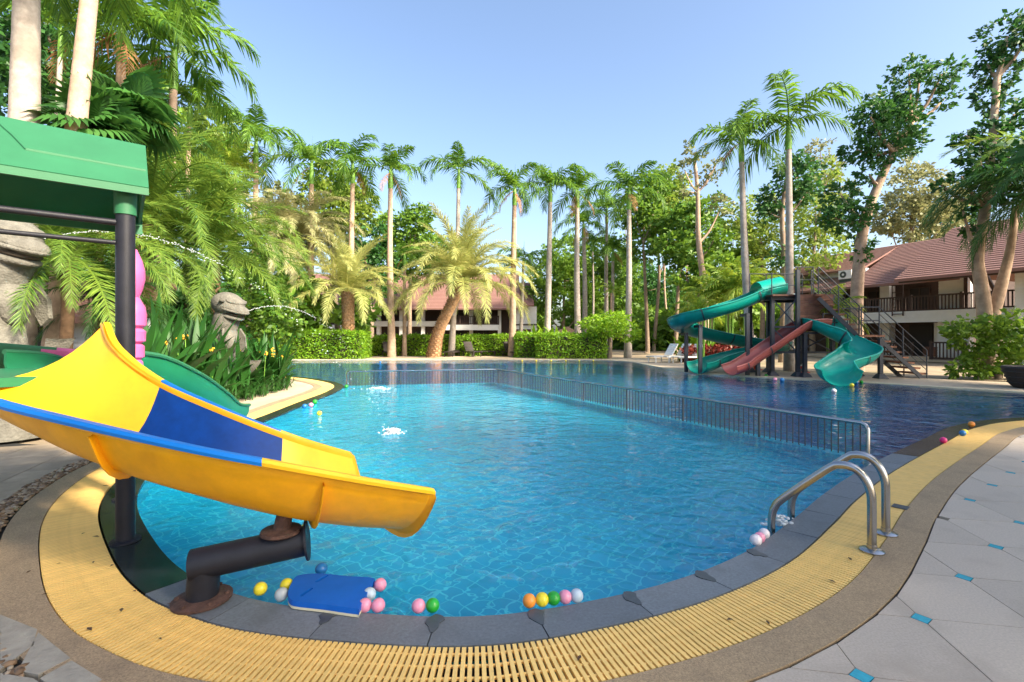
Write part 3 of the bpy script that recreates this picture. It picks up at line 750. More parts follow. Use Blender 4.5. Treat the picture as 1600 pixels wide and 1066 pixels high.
# small debris on the grating
dl = MB().add([(-.02, 0, 0), (0, -.008, .004), (.022, 0, .001), (0, .009, .005)], [(0, 1, 2), (0, 2, 3)]).mesh('fallen_leaf', False, MAT['debris'])
LORD = {}
spots = [(92, 882), (130, 835), (150, 840), (146, 880), (175, 885), (210, 925), (190, 955), (250, 1000), (590, 940), (268, 945), (140, 985), (1140, 970), (1200, 975), (1328, 875), (1300, 910), (905, 1030), (165, 760), (45, 895), (70, 930)]
ordw = 'nearest second third fourth fifth sixth seventh eighth ninth tenth eleventh twelfth thirteenth fourteenth'.split()
for grp in ([k for k in range(len(spots)) if spots[k][0] < 300], [k for k in range(len(spots)) if spots[k][0] >= 300]):
    for q, k in enumerate(sorted(grp, key=lambda k: -spots[k][1])): LORD[k] = ordw[q] + (' to the viewer' if q == 0 else ' nearest to the viewer')
for k, (x, y) in enumerate(spots):
    p = gp(x, y); s = random.uniform(.6, 1.3)
    side = 'left of the slide pedestal' if x < 300 else 'on the right half of the pool edge'
    lab = 'dry fallen leaf ' + side + ', ' + LORD[k]
    tag(link('fallen_leaf', dl, None, None, (p[0], p[1], .006), (0, 0, random.uniform(0, 6)), s), lab, 'leaf', 'fallen leaves')

# ------------------------------------------------------------------ fish statues, water jets, splashes
def fish(name, label, loc, s, rz, parent=None):
    t = thing('fish_statue', label, 'statue', loc, rz, 'fountain fish statues'); t.scale = (s, s, s)
    sp_ = catmull([(.34, 0, .10), (.08, 0, .26), (-.12, 0, .56), (-.16, 0, .95), (-.09, 0, 1.32), (.0, 0, 1.62), (.02, 0, 1.85)], 6)
    rr = np.interp(np.linspace(0, 1, len(sp_)), [0, .1, .25, .45, .65, .85, 1], [.12, .20, .30, .36, .33, .34, .25])
    MB().tube(sp_, list(rr), 22, flat=.9).build('body', MAT['stone'], t, True)
    def ell(name, c, sc_, tilt=0, mat='stone'):
        v = IV3 * np.array(sc_); ct, st = math.cos(tilt), math.sin(tilt); v = np.stack([v[:, 0] * ct + v[:, 2] * st, v[:, 1], -v[:, 0] * st + v[:, 2] * ct], 1) + np.array(c)
        link(name, np_mesh(name, v, IF3, True), MAT[mat], t)
    ell('head', (.05, 0, 1.98), (.44, .37, .33), .3); ell('snout', (.38, 0, 1.84), (.28, .25, .13), .35); ell('lower_jaw', (.20, 0, 1.66), (.30, .27, .10), .3); ell('mouth', (.24, 0, 1.745), (.30, .25, .06), .3, 'soil_and_dark_fill')  # mouth is a dark solid: the shade of the opening is in its colour
    ell('belly_plate', (.13, 0, 1.1), (.15, .22, .42), -.12); ell('brow', (.30, 0, 2.06), (.20, .30, .10), .4)
    MB().tube([(.16 + .46 * math.cos(a), .30 * math.sin(a), 1.86 - .13 * math.cos(a)) for a in np.linspace(-1.7, 1.7, 16)], .03, 8).build('upper_lip', MAT['stone'], t, True)
    for sy in (-1, 1):
        MB().lathe([(0, -.05), (.06, -.03), (.075, 0), (.06, .03), (0, .05)], (.22, sy * .36, 2.06), 12).build('eye', MAT['stone'], t, True)
        fin = MB(); pts = [(.18, sy * .30, 1.35), (.26, sy * .42, 1.1), (.24, sy * .46, .82), (.12, sy * .44, .70), (.04, sy * .38, .95)]
        fin.add(pts + [(x, y - sy * .06, z) for x, y, z in pts], [(0, 1, 2, 3, 4), (9, 8, 7, 6, 5)] + [(i, 5 + i, 5 + (i + 1) % 5, (i + 1) % 5) for i in range(5)]).build('side_fin', MAT['stone'], t, True)
    tail = MB(); T = catmull([(.0, .18), (.3, .06), (.62, .12), (.85, .34), (.95, .52)], 5)
    rows = [[(x, -.05 - .16 * (i / len(T)), z), (x + .02, 0, z + .10 - .12 * (i / len(T)) ** 2), (x, .05 + .16 * (i / len(T)), z), (x, 0, z - .12 + .1 * (i / len(T)))] for i, (x, z) in enumerate(T)]
    m = MB(); k = 4; m.add([q for r in rows for q in r], [(i * k + j, (i + 1) * k + j, (i + 1) * k + (j + 1) % k, i * k + (j + 1) % k) for i in range(len(rows) - 1) for j in range(k)] + [(0, 1, 2, 3), tuple(len(rows) * k - 1 - j for j in range(k))])
    m.build('tail_fin', MAT['stone'], t, True)
    MB().lathe([(.5, -.9), (.48, -.05), (.42, .0), (.36, .08)], (.1, 0, 0), 18).build('plinth', MAT['stone'], t, True)
    return t
fish('fish', 'large grey carved fish statue seen under the green roof at left', (-7.35, 7.0, .92), 1.0, R(-8))
fish('fish', 'brown carved fish statue standing among the strappy plants', (-6.85, 11.6, .42), .9, R(-15))
def jet(p0, p1, c, label, n=130, r=.008):
    p0 = np.array(p0); p1 = np.array(p1); pts, rs = [], []; b = p1[2] - p0[2] - c
    for i in range(n):
        t = (i + random.random()) / n; q = p0 + (p1 - p0) * t; q[2] = p0[2] + b * t + c * t * t; sd = .005 + .05 * t
        q += rng.normal(0, sd, 3); pts.append(q); s = r * random.uniform(.35, 1.1); rs.append((s * 1.4, s, s))
    for i in range(80):
        t = (i / 80) * .5; q = p0 + (p1 - p0) * t; q[2] = p0[2] + b * t + c * t * t; pts.append(q + rng.normal(0, .006, 3)); rs.append((.018, .0055, .0055))
    tag(blobs('water_jet', pts, np.array(rs), MAT['splash'], rot=False), label, 'water jet', kind='stuff')
def splash(p, label, r=.16, n=160):
    pts, rs = [], []
    for i in range(n):
        a = random.uniform(0, 6.28); q = abs(random.gauss(0, r)); h = max(0, (.09 - q * .35)) * random.random() ** 1.5
        pts.append((p[0] + q * 1.5 * math.cos(a), p[1] + q * math.sin(a), WZ + h)); s = random.uniform(.005, .02); rs.append((s * 1.5, s * 1.2, s * .7))
    tag(blobs('splash', pts, np.array(rs), MAT['splash']), label, 'splash', kind='stuff')
jet((-6.72, 6.95, 2.88), (-1.84, 7.4, WZ), -4.3, 'thin arc of water drops spouted by the large fish statue')
jet((-6.35, 11.5, 2.02), (-3.75, 13.4, WZ), -3.6, 'arc of water drops spouted by the farther fish statue')
splash((-1.84, 7.4), 'white splash in the middle of the shallow pool', .075, 170)
splash((-3.7, 13.4), 'white splash at the far end of the shallow pool', .2, 120)
splash(gp(1222, 817)[:2], 'small white splash between the ladder rails', .04, 50)
gl = thing('garden_light', 'small garden spotlight on a white pole before the fish statue', 'garden light', (*gp(367, 612)[:2], 0))
MB().tube([(0, 0, 0), (0, 0, .35)], .035, 10).build('pole', MAT['white_plastic'], gl, True)
MB().lathe([(.05, .35), (.07, .37), (.075, .55), (.05, .57)], n=12).build('lamp_head', MAT['black_steel'], gl, True)

# ------------------------------------------------------------------ slide tower with stairs
tw = thing('slide_tower', 'dark steel slide tower with wood panelled platform and long stairs', 'slide tower', (10.5, 17.2, 0))
T0 = Vector((10.5, 17.2, 0)); tinv = Matrix.Translation(-T0)
def tb(m, name, mat, smooth=False, parent=None):
    o = m.build(name, MAT[mat], parent or tw, smooth); o.data.transform(tinv); return o
cols = [(9.32, 17.3, 2.85), (9.32, 18.9, 2.85), (10.02, 16.95, 3.75), (10.02, 18.9, 2.85), (11.35, 18.9, 2.85), (11.35, 17.1, 2.0),
        (10.15, 16.75, 1.55), (12.35, 16.2, 1.35), (12.35, 17.3, 1.35)]
for x, y, z in cols:
    cl = tb(MB().box((x - .058, y - .058, 0), (x + .058, y + .058, z)), 'column', 'tower_steel')
    tb(MB().add([(x - .17, y - .17, .012), (x + .17, y - .17, .012), (x + .17, y + .17, .012), (x - .17, y + .17, .012), (x - .08, y - .08, .16), (x + .08, y - .08, .16), (x + .08, y + .08, .16), (x - .08, y + .08, .16)],
                [(4, 5, 6, 7), (0, 1, 5, 4), (1, 2, 6, 5), (2, 3, 7, 6), (3, 0, 4, 7)]), 'column_foot', 'tower_steel', False, cl)
def beam(a, b, w_=.07, name='beam'): tb(MB().bar(a, b, w_), name, 'tower_steel')
beam((9.25, 17.3, 2.78), (11.4, 17.1, 2.78), .12); beam((9.25, 18.9, 2.78), (11.4, 18.9, 2.78), .12); beam((9.32, 17.3, 2.78), (9.32, 18.9, 2.78), .12); beam((11.35, 17.1, 2.78), (11.35, 18.9, 2.78), .12)
beam((9.32, 17.3, 1.75), (10.02, 17.0, 1.75)); beam((9.32, 17.3, .85), (10.02, 17.0, .85)); beam((10.02, 16.95, .85), (11.35, 17.1, .85)); beam((9.32, 18.9, .85), (11.35, 18.9, .85))
for z0, z1 in ((1.8, 2.72), (.9, 1.7)):
    beam((9.34, 17.28, z0), (10.0, 17.0, z1), .04, 'brace'); beam((9.34, 17.28, z1), (10.0, 17.0, z0), .04, 'brace')
beam((10.1, 16.95, .9), (11.3, 17.1, 1.5), .04, 'brace'); beam((10.1, 16.95, 1.5), (11.3, 17.1, .9), .04, 'brace')
beam((12.35, 16.2, .8), (11.9, 16.3, 1.38), .05, 'brace')
tb(MB().box((9.2, 17.05, 2.84), (11.42, 18.98, 2.9)), 'upper_floor', 'wood_panel')
tb(MB().box((10.05, 16.72, 1.50), (11.7, 17.35, 1.565)), 'lower_floor', 'tower_steel')
for k in range(13):                       # wooden boards round the tower
    z = 1.6 + k * .097
    tb(MB().box((10.1, 16.98 + .002 * (k % 2), z), (11.28, 17.02 + .002 * (k % 2), z + .09)), 'wall_board', 'wood_panel')
    tb(MB().box((11.30, 17.05, z), (11.335, 18.8, z + .09)), 'wall_board', 'wood_panel')
def pipes(ptsl, r=.018, name='railing_bar'):
    for pts in ptsl: tb(MB().tube(pts, r, 7), name, 'tower_steel', True)
zt = 2.9
pipes([[(10.05, 17.0, zt), (10.05, 17.0, zt + .95)], [(10.6, 17.0, zt), (10.6, 17.0, zt + .95)], [(9.95, 18.9, zt), (9.95, 18.9, zt + .95)], [(11.35, 18.9, zt), (11.35, 18.9, zt + .95)], [(10.65, 18.9, zt), (10.65, 18.9, zt + .95)],
       [(9.95, 17.0, zt + .95), (10.62, 17.0, zt + .95)], [(9.95, 17.0, zt + .5), (10.62, 17.0, zt + .5)], [(9.3, 18.9, zt + .95), (11.35, 18.9, zt + .95)], [(9.3, 18.9, zt + .5), (11.35, 18.9, zt + .5)], [(9.3, 17.3, zt), (9.3, 17.3, zt + .8)], [(9.3, 18.9, zt), (9.3, 18.9, zt + .95)]])
pipes([[(10.75, 16.7, 1.56), (10.75, 16.7, 2.2)], [(11.6, 16.7, 1.56), (11.6, 16.7, 2.2)], [(10.75, 16.7, 2.2), (11.6, 16.7, 2.2)], [(10.75, 16.7, 1.9), (11.6, 16.7, 1.9)], [(11.15, 16.7, 1.56), (11.15, 16.7, 2.2)]])
# stairs: two flights
def flight(p0, p1, n_, wd=.95):
    p0 = Vector(p0); p1 = Vector(p1); h = Vector((p1.x - p0.x, p1.y - p0.y, 0)).normalized(); s = Vector((-h.y, h.x, 0))
    if s.y < 0: s = -s
    for k in (0, 1): tb(MB().bar(p0 + s * wd * k - Vector((0, 0, .13)), p1 + s * wd * k - Vector((0, 0, .13)), .04, .13), 'stringer', 'tower_steel')
    for i in range(n_):
        c = p0.lerp(p1, (i + .6) / n_); c.z = p0.z + (p1.z - p0.z) * (i + 1) / n_ - .02
        tb(MB().bar(c + s * .03, c + s * (wd - .03), .27, .06), 'stair_tread', 'step_wood')
    for k in (0, 1):
        for hh in (.95, .72, .5, .28): tb(MB().tube([p0 + s * wd * k + Vector((0, 0, hh)), p1 + s * wd * k + Vector((0, 0, hh))], .02 if hh > .9 else .013, 6), 'railing_bar', 'tower_steel', True)
        for t in (0, .5, 1):
            q = p0.lerp(p1, t) + s * wd * k; tb(MB().tube([q, q + Vector((0, 0, .95))], .022, 6), 'railing_post', 'tower_steel', True)
flight((13.95, 16.25, .0), (12.35, 16.25, 1.45), 8)
flight((11.75, 16.35, 1.5), (10.62, 16.75, 2.88), 8)
tb(MB().box((11.7, 16.25, 1.40), (12.4, 17.25, 1.47)), 'landing', 'step_wood')
pipes([[(11.75, 16.25, 1.47), (11.75, 16.25, 2.4)], [(12.35, 16.25, 1.47), (12.35, 16.25, 2.4)], [(11.75, 16.25, 2.4), (12.35, 16.25, 2.4)], [(11.75, 16.25, 1.95), (12.35, 16.25, 1.95)], [(11.75, 17.2, 2.4), (12.35, 17.2, 2.4)]], .02)

def flume_thing(label, pts, wd, dp, mat, joints, n=8, bank=None, arcdeg=95, rim=True, feet=()):
    t = thing('water_slide', label, 'slide', (pts[-1][0], pts[-1][1], 0)); iv = Matrix.Translation((-pts[-1][0], -pts[-1][1], 0))
    m, c, ro = flume(pts, wd, dp, n, bank=bank, arcdeg=arcdeg)
    o = m.build('chute', MAT[mat], t, True); o.data.transform(iv)
    for e in (0, -1):
        o = MB().tube([q for q in rim_pts(ro, e)], .03, 6).build('rim', MAT[mat], t, True); o.data.transform(iv)
    for j in joints:
        i = int(j * (len(ro) - 1)); r = ro[i]; t_ = Vector(c[min(i + 1, len(c) - 1)]) - Vector(c[max(i - 1, 0)]); t_.normalize()
        cen = sum(r, Vector()) / len(r)
        a = [cen + (q - cen) * 1.06 - t_ * .025 for q in r]; b = [cen + (q - cen) * 1.06 + t_ * .025 for q in r]
        o = loft([a, b]).build('joint_band', MAT['tower_steel'], t); o.data.transform(iv)
    for x, y, z in feet:
        o = MB().box((x - .06, y - .06, 0), (x + .06, y + .06, z)).build('support_post', MAT['tower_steel'], t); o.data.transform(iv)
        o2 = MB().bar((x, y, z - .06), (x + .0, y + .5, z - .06), .1).build('support_arm', MAT['tower_steel'], t); o2.data.transform(iv)
    return t, iv, ro
t, iv, ro = flume_thing('long dark green spiral water slide descending from the top of the tower',
    [(10.05, 17.95, 2.92), (9.3, 17.95, 2.74), (8.4, 17.95, 2.38), (7.4, 18.0, 2.08), (6.75, 18.4, 1.86), (6.65, 19.1, 1.66), (7.2, 19.75, 1.46), (8.3, 19.95, 1.2), (9.5, 19.95, .98), (10.3, 19.75, .86), (10.55, 19.15, .76), (10.0, 18.75, .68), (9.0, 18.7, .50), (8.0, 18.6, .26), (7.35, 18.35, .07), (6.95, 18.15, .02)],
    .92, .36, 'teal', (.09, .22, .33, .5, .7, .9), 8, feet=((8.55, 17.55, 2.25), (7.05, 18.1, 1.85), (6.85, 19.0, 1.55), (9.5, 20.3, .9)))
hood = MB()      # covered start of the spiral
k = 14; rows = []
for x in (9.05, 9.35, 9.7, 9.9):
    z = 2.74 + (x - 9.3) * .24 + .34; rows.append([(x, 17.95 + .49 * math.cos(a), z + .40 * math.sin(a)) for a in np.linspace(0, math.pi, k)])
o = loft([[Vector(q) for q in r] for r in rows]).build('entry_hood', MAT['teal_light'], t, True); o.data.transform(iv)
flume_thing('straight faded red water slide in the middle of the tower',
    [(10.9, 17.02, 1.66), (10.5, 17.0, 1.66), (10.15, 17.0, 1.54), (9.2, 17.0, .90), (8.45, 17.0, .40), (8.12, 16.98, .20), (7.7, 16.95, .06)],
    1.02, .30, 'red_slide', (.22, .55, .85), 8, feet=((8.7, 17.1, .55),))
flume_thing('bright teal S-curved water slide at the right of the tower',
    [(10.75, 17.1, 1.60), (10.70, 16.8, 1.58), (10.85, 16.45, 1.36), (11.15, 16.1, 1.05), (11.25, 15.7, .78), (10.95, 15.35, .55), (10.45, 15.1, .36), (10.0, 14.85, .18), (9.75, 14.5, .04), (9.65, 14.15, -.02)],
    1.0, .40, 'teal_light', (.3, .62), 8, bank=[0, 0, .05, .15, .2, .1, -.1, -.05, 0], feet=((11.2, 15.75, .7), (10.2, 15.1, .2)))
def cone(x, y, label):
    p = gp(x, y); t = thing('traffic_cone', label, 'traffic cone', p, 0, 'traffic cones under the tower')
    MB().box((-.17, -.17, 0), (.17, .17, .03)).build('base', MAT['cone'], t)
    MB().lathe([(.13, .03), (.1, .2), (.055, .45), (.03, .55)], n=14).build('body', MAT['cone'], t, True)
    MB().lathe([(.095, .25), (.077, .35)], n=14).build('white_band', MAT['white_plastic'], t, True)
cone(1255, 582, 'orange traffic cone in the middle under the tower, right one')
cone(1182, 578, 'orange traffic cone half behind the red slide')

# ------------------------------------------------------------------ sun loungers
def lounger(loc, rz, mat, label, group, back=55):
    t = thing('sun_lounger', label, 'sun lounger', loc, rz, group)
    for s in (-1, 1): MB().bar((-.62, s * .29, .30), (1.15, s * .29, .30), .05).build('side_rail', MAT[mat], t)
    for x in (-.5, 1.0):
        for s in (-1, 1): MB().bar((x, s * .28, 0), (x, s * .28, .30), .05).build('leg', MAT[mat], t)
    for k in range(9):
        x = -.05 + k * .135; MB().box((x, -.30, .32), (x + .11, .30, .345)).build('seat_slat', MAT[mat], t)
    b = R(back)
    for k in range(6):
        d = .06 + k * .125; q = (-.05 - d * math.cos(b), .345 + d * math.sin(b) - .02)
        q2 = (q[0] - .11 * math.cos(b), q[1] + .11 * math.sin(b)); MB().add([(q[0], -.3, q[1]), (q[0], .3, q[1]), (q2[0], .3, q2[1]), (q2[0], -.3, q2[1]), (q[0] - .02, -.3, q[1] - .01), (q[0] - .02, .3, q[1] - .01), (q2[0] - .02, .3, q2[1] - .01), (q2[0] - .02, -.3, q2[1] - .01)],
            [(0, 1, 2, 3), (7, 6, 5, 4), (0, 4, 5, 1), (1, 5, 6, 2), (2, 6, 7, 3), (3, 7, 4, 0)]).build('back_slat', MAT[mat], t)
    return t
for x, y, lab in ((1042, 566, 'leftmost'), (1062, 566, 'middle'), (1081, 567, 'rightmost')):
    p = gp(x, y); lounger((p[0], p[1], 0.004), R(-155), 'white_plastic', 'white plastic sun lounger left of the slides, ' + lab + ' of three', 'white sun loungers')
for x, y, a, lab in ((607, 557, -65, 'dark wicker lounger before the hedge beside the tall grey palm, leftmost'), (708, 557, -100, 'dark wicker lounger lying flat just right of the leaning date palm'),
                  (735, 557, -60, 'dark wicker lounger with raised back right of the leaning date palm'), (797, 557, -60, 'dark wicker lounger at the end of the far hedge, rightmost')):
    p = gp(x, y); lounger((p[0], p[1], .004), R(a), 'wicker', lab, 'dark sun loungers', 8 if 'flat' in lab else 55)
tb_ = thing('side_table', 'low dark wicker table between two far loungers', 'table', (*gp(757, 556)[:2], .004))
MB().box((-.8, -.3, .28), (.8, .3, .34)).build('table_top', MAT['wicker'], tb_)
for x in (-.7, .7):
    for y in (-.25, .25): MB().bar((x, y, 0), (x, y, .28), .06).build('leg', MAT['wicker'], tb_)
bk = thing('wicker_planter', 'round dark wicker bowl at the right edge by the deep pool', 'planter', (14.45, 13.3, .004))
MB().lathe([(.45, 0), (.55, .1), (.68, .45), (.72, .56), (.69, .6), (.65, .56), (.60, .40)], n=28).build('bowl', MAT['wicker'], bk, True)
for z, r in ((.15, .575), (.3, .63), (.45, .69)): MB().tube([(r * math.cos(a), r * math.sin(a), z) for a in np.linspace(0, 2 * math.pi, 29)], .02, 5, False).build('woven_band', MAT['wicker'], bk, True)

# ------------------------------------------------------------------ buildings
def clad(m, x0, x1, y, z0, z1, n_, th=.04):     # overlapping horizontal boards
    h = (z1 - z0) / n_
    for i in range(n_):
        a, b = z0 + i * h, z0 + (i + 1) * h
        m.add([(x0, y - th, a), (x1, y - th, a), (x1, y - .006, b), (x0, y - .006, b), (x0, y, a), (x1, y, a)], [(0, 1, 2, 3), (4, 5, 1, 0)])
    return m
def balustrade(bd, x0, x1, y, z, h=.85, step=.16):
    b = MB(); n_ = int((x1 - x0) / step)
    for i in range(n_): x = x0 + (i + .5) * step; b.box((x - .025, y - .025, z + .1), (x + .025, y + .025, z + h))
    tag(b.build('baluster_row', MAT['wood_dark'], bd), kind='stuff')
    for zz in (z + .06, z + h): MB().box((x0, y - .045, zz), (x1, y + .045, zz + .08)).build('balcony_rail', MAT['wood_dark'], bd)
    for x in np.arange(x0, x1 + .01, (x1 - x0) / max(1, round((x1 - x0) / 2.2))): MB().box((x - .06, y - .06, z), (x + .06, y + .06, z + h + .14)).build('balcony_post', MAT['wood_dark'], bd)
def roofslope(bd, x0, x1, ya, za, yb, zb, n_=26, name='roof_slope'):
    m = MB()
    for i in range(n_):
        t0, t1 = i / n_, (i + 1) / n_
        y0_, z0_ = ya + (yb - ya) * t0, za + (zb - za) * t0; y1_, z1_ = ya + (yb - ya) * t1, za + (zb - za) * t1
        m.add([(x0, y0_, z0_ + .035), (x1, y0_, z0_ + .035), (x1, y1_, z1_), (x0, y1_, z1_), (x0, y0_, z0_), (x1, y0_, z0_)], [(0, 1, 2, 3), (4, 5, 1, 0)])
    m.add([(x0, ya, za - .12), (x1, ya, za - .12), (x1, yb, zb - .12), (x0, yb, zb - .12), (x0, ya, za), (x1, ya, za), (x1, yb, zb), (x0, yb, zb)], [(3, 2, 1, 0), (0, 1, 5, 4), (1, 2, 6, 5), (3, 0, 4, 7), (2, 3, 7, 6)])
    return m.build(name, MAT['roof_tile'], bd)
def window(bd, x, y, z, w_, h, nm='window'):
    f = MB().box((x, y - .05, z), (x + w_, y, z + h)).build(nm, MAT['dark_room'], bd)
    fr = MB()
    for a, b in (((x - .06, z - .06), (x + w_ + .06, z)), ((x - .06, z + h), (x + w_ + .06, z + h + .06)), ((x - .06, z), (x, z + h)), ((x + w_, z), (x + w_ + .06, z + h)), ((x + w_ / 2 - .025, z), (x + w_ / 2 + .025, z + h))):
        fr.box((a[0], y - .09, a[1]), (b[0], y - .052, b[1]))
    fr.build('frame', MAT['wood_dark'], f)

rb = thing('hotel_building', 'two storey white clad building with brown shingle roof behind the stairs', 'building', (20.3, 33.7, 0), math.atan2(-.93, .37))
MB().box((-2.2, 2.2, 0), (8.2, 7, 4.6)).build('wall', MAT['wood_dark'], rb)
MB().box((-.5, 0, 2.2), (11.9, 2.2, 2.72)).build('balcony_slab', MAT['white_wall'], rb)
clad(MB(), -.5, 11.9, -.003, 2.16, 2.80, 5).build('cladding', MAT['white_wall'], rb)
balustrade(rb, -.5, 11.3, .06, 2.74)
for x in (7.7, 4.0): MB().box((x, 1.6, 0), (x + .55, 2.2, 4.5)).build('column', MAT['white_wall'], rb)
clad(MB(), 7.7, 9.0, .5, 2.8, 4.6, 12).build('cladding', MAT['white_wall'], rb); clad(MB(), 7.6, 9.0, .6, 0, 2.2, 14).build('cladding', MAT['white_wall'], rb)
MB().box((7.7, .505, 2.8), (9.0, .9, 4.6)).build('pier', MAT['white_wall'], rb); MB().box((7.6, .605, 0), (9.0, 1.0, 2.16)).build('pier', MAT['white_wall'], rb)
MB().box((8.95, .2, 2.8), (9.12, .45, 4.6)).build('timber_post', MAT['wood_dark'], rb)
for x in (1.0, 3.0, 5.4): window(rb, x, 2.19, 2.85, 1.0, 1.4)
MB().box((5.4, 2.05, 0.15), (6.6, 2.19, 2.05)).build('door', MAT['dark_room'], rb); MB().box((6.7, 2.0, 0), (7.6, 2.19, 2.16)).build('white_panel', MAT['white_wall'], rb); MB().box((6.4, 1.5, 0), (7.6, 1.8, .75)).build('low_wall', MAT['wood_panel'], rb)
MB().box((.5, 2.05, .15), (2.3, 2.19, 2.05)).build('door', MAT['dark_room'], rb)
balustrade(rb, 4.5, 6.5, .3, .1, .8); balustrade(rb, 7.9, 9.4, -.6, .1, .9)
MB().box((-.8, -.9, 0), (9.5, 0.5, .12)).build('step', MAT['deck'], rb); MB().box((-.8, -.4, .12), (9.5, .5, .24)).build('step', MAT['deck'], rb)
roofslope(rb, 3.4, 9.2, -.7, 4.42, 4.8, 7.5)
roofslope(rb, -2.6, 3.398, -.7, 4.42, 1.3, 5.35, 10); MB().box((-2.4, 1.3, 4.9), (3.35, 1.6, 5.75)).build('clerestory_wall', MAT['white_wall'], rb)
clad(MB(), -2.4, 3.35, 1.295, 5.3, 5.72, 4).build('cladding', MAT['white_wall'], rb)
roofslope(rb, -2.8, 3.397, .9, 5.72, 4.8, 7.5, 18)
roofslope(rb, -2.8, 9.2, 10.3, 4.42, 4.802, 7.5, 4)
roofslope(rb, 7.3, 14.5, -2.7, 4.40, 2.6, 7.6); MB().box((7.4, -2.5, 4.22), (14.5, -2.3, 4.4)).build('eave_beam', MAT['wood_dark'], rb)
for x in (9.9, 10.5): MB().bar((x, 0.3, 2.8), (x + .4, -2.2, 4.4), .12).build('brace', MAT['wood_dark'], rb)
MB().box((11.6, -1.2, 0), (15, 3, 4.4)).build('end_wall', MAT['white_wall'], rb); clad(MB(), 11.55, 15, -1.21, 0, 4.4, 26).build('cladding', MAT['white_wall'], rb)
window(rb, 12.0, -1.22, 2.9, 1.0, 1.3); window(rb, 12.0, -1.22, .5, 1.0, 1.3)
MB().bar((9.6, .25, .1), (10.6, -.9, .1), .1, .9).build('stair_railing', MAT['wood_dark'], rb)
lad = thing('wall_ladder', 'dark ladder hanging on the balcony of the right building', 'ladder', (0, 0, 0)); lad.matrix_world = rb.matrix_basis @ Matrix.Translation((6.0, -.12, 2.55))
for s in (-.28, .28): MB().bar((s, 0, 0), (s, 0, 1.9), .05).build('side_rail', MAT['wood_dark'], lad)
for k in range(5): MB().bar((-.28, 0, .1 + k * .42), (.28, 0, .1 + k * .42), .045).build('rung', MAT['wood_dark'], lad)
ac = thing('air_conditioner', 'white outdoor air conditioner unit on the lower roof', 'air conditioner', (0, 0, 0)); ac.matrix_world = rb.matrix_basis @ Matrix.Translation((2.75, .35, 5.06))
MB().box((-.55, -.2, 0), (.55, .2, .75)).build('casing', MAT['white_plastic'], ac); MB().tube([(-.15, -.2, .38), (-.15, -.215, .38)], .28, 20).build('fan_grille', MAT['steel_dull'], ac); MB().tube([(-.15, -.216, .38), (-.15, -.222, .38)], .1, 12).build('fan_hub', MAT['white_plastic'], ac)
MB().box((-.5, -.15, -.25), (.5, .15, 0)).build('bracket', MAT['steel_dull'], ac); ac.scale = (.75, .75, .75)

cb = thing('hotel_building', 'long two storey building with salmon roof behind the far hedge', 'building', (-26, 50, 0))
MB().box((0, 2, 0), (26.5, 8, 4.0)).build('wall', MAT['wood_dark'], cb)
for x0, x1 in ((0, 9.4), (18.6, 24.6)):
    MB().box((x0, 0, 1.9), (x1, 2, 2.45)).build('balcony_slab', MAT['white_wall'], cb); balustrade(cb, x0, x1, .06, 2.45, .8, .2)
MB().box((9.5, .8, 2.3), (18.5, 2, 2.85)).build('balcony_slab', MAT['white_wall'], cb)
for x in (0, 3.1, 6.2, 9.3, 11.7, 14.1, 16.4, 18.5, 21.5, 24.5): MB().box((x, 1.0, 0), (x + .35, 1.6, 4.0)).build('column', MAT['white_wall'], cb)
for x in (1.2, 4.2, 7.3, 12.3, 15, 19.6, 22.3): window(cb, x, 1.99, 2.6, 1.2, 1.2); window(cb, x, 1.99, .3, 1.2, 1.6)
MB().box((26.0, 1.0, 0), (28.6, 5, 4.4)).build('end_wall', MAT['white_wall'], cb); clad(MB(), 26, 28.6, .99, 0, 4.4, 20).build('cladding', MAT['white_wall'], cb)
MB().box((26.3, .9, .4), (28, .95, 2.0)).build('timber_panel', MAT['wood_panel'], cb); MB().box((26.0, .9, 2.4), (28.6, .95, 2.55)).build('timber_band', MAT['wood_dark'], cb)
roofslope(cb, -1, 26.8, -.8, 4.1, 5, 8.3); roofslope(cb, -1, 26.8, 11, 4.1, 5.002, 8.3, 4); roofslope(cb, 25.6, 28.3, .3, 4.5, 3.6, 7.2, 14)
lb = thing('white_house', 'white clapboard house glimpsed behind the plants at far left', 'building', (-11.2, 10.6, 0), R(20))
MB().box((0, 0, 0), (2.4, 4, 1.9)).build('wall', MAT['white_wall'], lb); clad(MB(), -.02, 2.42, -.003, 0, 1.9, 16).build('cladding', MAT['white_wall'], lb)
roofslope(lb, -.3, 2.7, -.5, 1.85, 2, 2.9, 12); roofslope(lb, -.3, 2.7, 4.6, 1.85, 2.002, 2.9, 4); window(lb, .5, -.045, .7, .6, .9)
th = thing('thatched_hut', 'small thatched roof peeping above the far hedge', 'hut', (*pd(886, 540, 40)[:2], 0))
MB().lathe([(1.5, 1.25), (1.45, 1.35), (.8, 1.75), (.1, 2.1), (0, 2.12)], n=14).build('roof', MAT['thatch'], th, True)
for s in (-1, 1): MB().tube([(s, 0, 0), (s, 0, 1.4)], .08, 6).build('post', MAT['bark'], th)

